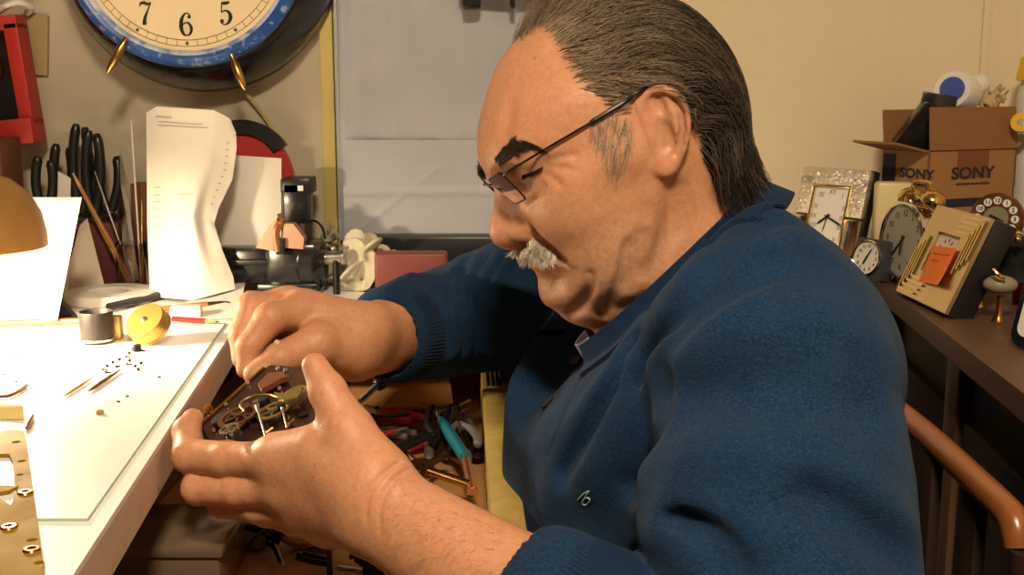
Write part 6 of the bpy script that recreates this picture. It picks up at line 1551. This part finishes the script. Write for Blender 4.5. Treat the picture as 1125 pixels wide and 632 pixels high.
# ---- 8 silver rounded clock cut by the right edge
bl, br = ct(1104, 372), None; bl = np.array([P(1106, 366, .955)[0], .955, CT + .003]); br = bl + np.array([.030, -.075, 0]); F8 = face_frame(bl, br, math.radians(14))
C9 = T('silver_clock', (bl + br) / 2, 'rounded silver clock cut off by the right picture edge', 'clock')
def rrect(w, h, r, y0, n=6): return [(sx * (w / 2 - r) + r * math.cos(a), y0 + h / 2 + sy * (h / 2 - r) + r * math.sin(a)) for sx, sy, a0 in ((1, 1, 0), (-1, 1, PI / 2), (-1, -1, PI), (1, -1, 1.5 * PI)) for a in np.linspace(a0, a0 + PI / 2, n)]
b = MB(); b.prism(rrect(.082, .066, .012, 0), .012, F8 @ Matrix.Translation((0, 0, -.012)), bev=.003); C9.part(b, 'case', M_silvp)
b = MB(); b.prism(rrect(.064, .048, .008, .009), .0012, F8); C9.part(b, 'dial', M_dialw)
b = MB(); [b.add_mesh(text_mesh(str(i), .007, .0001), F8 @ Matrix.Translation((.026 * math.sin(i * PI / 6), .033 + .018 * math.cos(i * PI / 6), .0014))) for i in range(1, 13)]; C9.part(b, 'hour_numbers', M_inkd)
b = MB(); hand_poly(b, F8 @ Matrix.Translation((0, .033, 0)), 1.0, .016, .0016, .003, .002); hand_poly(b, F8 @ Matrix.Translation((0, .033, 0)), 3.4, .012, .002, .003, .002); C9.part(b, 'hands', M_inkd)

# ---- cardboard carton with open flaps
co = np.array([.485, 1.330, CT + .0004]); ang = .43; ux = np.array([math.cos(ang), math.sin(ang), 0]); uy = np.array([-math.sin(ang), math.cos(ang), 0]); bw, bd, bh = .140, .075, .1465
CB = T('cardboard_carton', co + ux * bw / 2 + uy * bd / 2, 'open brown cardboard carton with dark blue printed bands', 'carton')
CF = frame_of(co, ux, z=(0, 0, 1)); th = .0025
b = MB()
for c, d in (((bw / 2, th / 2, bh / 2), (bw, th, bh)), ((bw / 2, bd - th / 2, bh / 2), (bw, th, bh)), ((th / 2, bd / 2, bh / 2), (th, bd, bh)), ((bw - th / 2, bd / 2, bh / 2), (th, bd, bh)), ((bw / 2, bd / 2, th / 2), (bw, bd, th))): b.box(c, d)
CB.part(b, 'walls', M_card, frame=CF)
def flap(o_, a_, d_, ln, tilt, name):
    """flap hinged along a_ from o_, rising by tilt from the outward direction d_"""
    o_, a_, d_ = np.array(o_, float), np.array(a_, float), np.array(d_, float); up = d_ * math.cos(tilt) + np.array([0, 0, 1]) * math.sin(tilt); n = np.cross(nrm(a_), up)
    b = MB(); q = [o_, o_ + a_, o_ + a_ * .985 + up * ln, o_ + a_ * .015 + up * ln]; vs = [b.bm.verts.new(V(p + n * s_)) for s_ in (0, th) for p in q]
    for f in ((0, 1, 2, 3), (7, 6, 5, 4), (0, 4, 5, 1), (1, 5, 6, 2), (2, 6, 7, 3), (3, 7, 4, 0)): b.bm.faces.new([vs[i] for i in f])
    return CB.part(b, name, M_card_in, frame=CF, smooth=0)
flap((0, 0, bh), (bw, 0, 0), (0, -1, 0), .050, math.radians(97), 'flap')
flap((0, bd, bh), (bw, 0, 0), (0, 1, 0), .046, math.radians(80), 'flap')
flap((0, bd, bh), (0, -bd, 0), (-1, 0, 0), .050, math.radians(12), 'flap')
flap((bw, 0, bh), (0, bd, 0), (1, 0, 0), .046, math.radians(-86), 'flap')
FRf = CF @ frame_of((0, -.0004, 0), (1, 0, 0), z=(0, -1, 0)); FRl = CF @ frame_of((-.0004, bd, 0), (0, -1, 0), z=(-1, 0, 0))
b = MB()
b.box((bw / 2, .084, 0), (bw - .004, .010, .0006)); b.box((bw * .62, .0535, 0), (bw * .72, .006, .0006))
for x, w in ((.012, .012), (.034, .008)): b.box((x, .0675, 0), (w, .014, .0006))
b.box((bw * .10, .054, 0), (.020, .008, .0006)); CB.part(b, 'blue_band', M_navy, frame=FRf)
b = MB(); b.box((bd / 2, .084, 0), (bd - .004, .010, .0006)); b.box((.012, .115, 0), (.020, .050, .0006)); b.box((.010, .062, 0), (.016, .020, .0006)); CB.part(b, 'blue_band', M_navy, frame=FRl)
b = MB(); b.box((bw * .50, .130, 0), (.050, .034, .0004)); CB.part(b, 'tape', mat('reddish_tape', (.22, .075, .035), .35), frame=FRf)
M_print = mat('dark_print', (.030, .022, .035), .7)
def put_text(s_, x, y, sz, F_, name, sx=1.35, bold=.0005): b = MB(); b.add_mesh(text_mesh(s_, sz, .0001, bold=bold, sx=sx), F_ @ Matrix.Translation((x, y, .0008))); CB.part(b, name, M_print)
put_text('SONY', bw * .50, .1185, .0190, FRf, 'lettering'); put_text('SONY', .058, .1185, .0155, FRl, 'lettering')
put_text('SONY', bw * .42, .0300, .0230, FRf, 'lettering', bold=.0002)
b = MB(); rr_ = random.Random(9)
for (x0, x1, y, h_) in ((.045, .095, .106, .0028), (.056, .070, .0690, .007), (.095, .125, .0690, .006), (.050, .075, .0640, .002)):
    x = x0
    while x < x1: w = rr_.uniform(.002, .005); b.box((x + w / 2, y, 0), (w, h_ * rr_.uniform(.7, 1), .0005)); x += w + .0012
CB.part(b, 'small_print', M_print, frame=FRf)
b = MB(); x = .042
while x < .074: w = rr_.uniform(.002, .004); b.box((x, .106, 0), (w, .003, .0005)); x += w + .0012
CB.part(b, 'small_print', M_print, frame=FRl)
# things in the carton
cc0 = co + ux * .034 + uy * .038
b = MB(); b.box(cc0 + [0, 0, .150], (.040, .010, .125), rot=Euler((.10, .16, ang - .5)), bev=.002); b.box(cc0 + [-.002, .0, .166], (.052, .024, .064), rot=Euler((.25, .55, ang - .5)), bev=.003)
solo('black_case', b, M_blackm, 'glossy black case sticking out of the open carton', 'case')
tc_ = P(1046, 98, 1.385); ta = nrm(np.array([-.62, -.75, .18])); t = T('tape_roll', tc_, 'white roll with blue end disc in the open carton', 'roll')
b = MB(); b.lathe([(.0135, 0), (.0215, .0005), (.0235, -.003), (.0245, -.034), (.021, -.038), (0, -.038), (0, -.004), (.0135, -.004)], tc_, ta, 40); t.part(b, 'roll', M_white)
b = MB(); b.lathe([(0, .0002), (.0150, .0004), (.0150, -.003), (0, -.003)], tc_, ta, 36); t.part(b, 'end_disc', mat('blue_disc', (.055, .085, .36), .5))
b = MB(); b.lathe([(.012, 0), (.0145, .004), (.0135, .022), (.010, .026), (0, .026)], tc_ - ta * .038 + np.array([.008, .004, .004]), nrm(np.array([.75, .25, .40])), 24); t.part(b, 'neck', M_white)
b = MB(); b.tube([tc_ - ta * .02 - [0, 0, .015], (tc_[0], tc_[1] + .005, CT + .004)], [.012, .012], 16); solo('white_tube', b, M_white, 'white tube inside the carton under the white roll', 'tube')
crumple('packing_paper', [(1078, 108, .03, .8), (1090, 110, .03, .8), (1098, 106, .03, .6)], 1.375, 'crumpled tan packing paper inside the open carton', mat('tan_packing', (.50, .36, .20), .85), 12, .010)
# ---- white jar with a yellow lid at the far right
jx = P(1126, 150, 1.42); YJ = T('plastic_jar', (jx[0] + .010, 1.42, CT), 'tall white plastic jar with yellow lid at the right edge', 'jar')
zt = P(1115, 88, 1.42)[2]
b = MB(); b.lathe([(0, 0), (.026, 0), (.028, .003), (.028, zt - CT - .02), (.023, zt - CT), (0, zt - CT)], (jx[0] + .016, 1.42, CT + .0004), n=36); YJ.part(b, 'body', M_white)
M_yel = mat('yellow_plastic', (.80, .50, .02), .4)
b = MB(); b.lathe([(0, .030), (.026, .030), (.029, .026), (.0295, .001), (.027, .0), (0, .0)], (jx[0] + .014, 1.418, zt - .004), nrm(np.array([.12, -.05, 1.])), 36); YJ.part(b, 'lid', M_yel)
c = P(1122, 135, 1.37); b = MB(); b.lathe([(.004, 0), (.011, 0), (.012, .004), (.011, .008), (.004, .008)], c, (-.5, -.85, .1), 28, closed=True); YJ.part(b, 'tag', M_yel)
# ================================================================== LIGHT
def lamp(kind, name, loc, energy, col, size=.1, aim=None, **kw):
    l = bpy.data.lights.new(name, kind); l.energy = energy; l.color = col
    if kind == 'POINT': l.shadow_soft_size = size
    if kind == 'AREA': l.shape = 'DISK'; l.size = size
    if kind == 'SPOT': l.shadow_soft_size = size; l.spot_size = kw['angle']; l.spot_blend = .6
    o = link(bpy.data.objects.new(name, l)); o.location = V(loc)
    if aim is not None: o.rotation_euler = (V(aim) - V(loc)).to_track_quat('-Z', 'Y').to_euler()
    return o
lamp('POINT', 'bulb_light', (LMP[0], 1.03, lz - .004), 9.0, (1, .80, .52), .016)
lamp('AREA', 'ceiling_light', lamp_c + [0, 0, -.135], 37, (1, .80, .56), .26, lamp_c + [.05, .55, -2])
wd = bpy.data.worlds.new('room_air'); SC.world = wd; wd.use_nodes = True
wd.node_tree.nodes['Background'].inputs[0].default_value = (1, .8, .6, 1); wd.node_tree.nodes['Background'].inputs[1].default_value = .02
# ------------------------------------------------------------------ camera
cd = bpy.data.cameras.new('camera'); cam = link(bpy.data.objects.new('camera', cd))
cam.location = CAM; cam.rotation_euler = (PI / 2 - PITCH, 0, 0); cd.sensor_width = 36; cd.lens = FPX / 1125 * 36
cd.clip_start = .02; SC.camera = cam
SC.view_settings.view_transform = 'Standard'; SC.view_settings.look = 'None'; SC.view_settings.gamma = 1
SC.view_settings.use_curve_mapping = False; SC.view_settings.exposure = 0
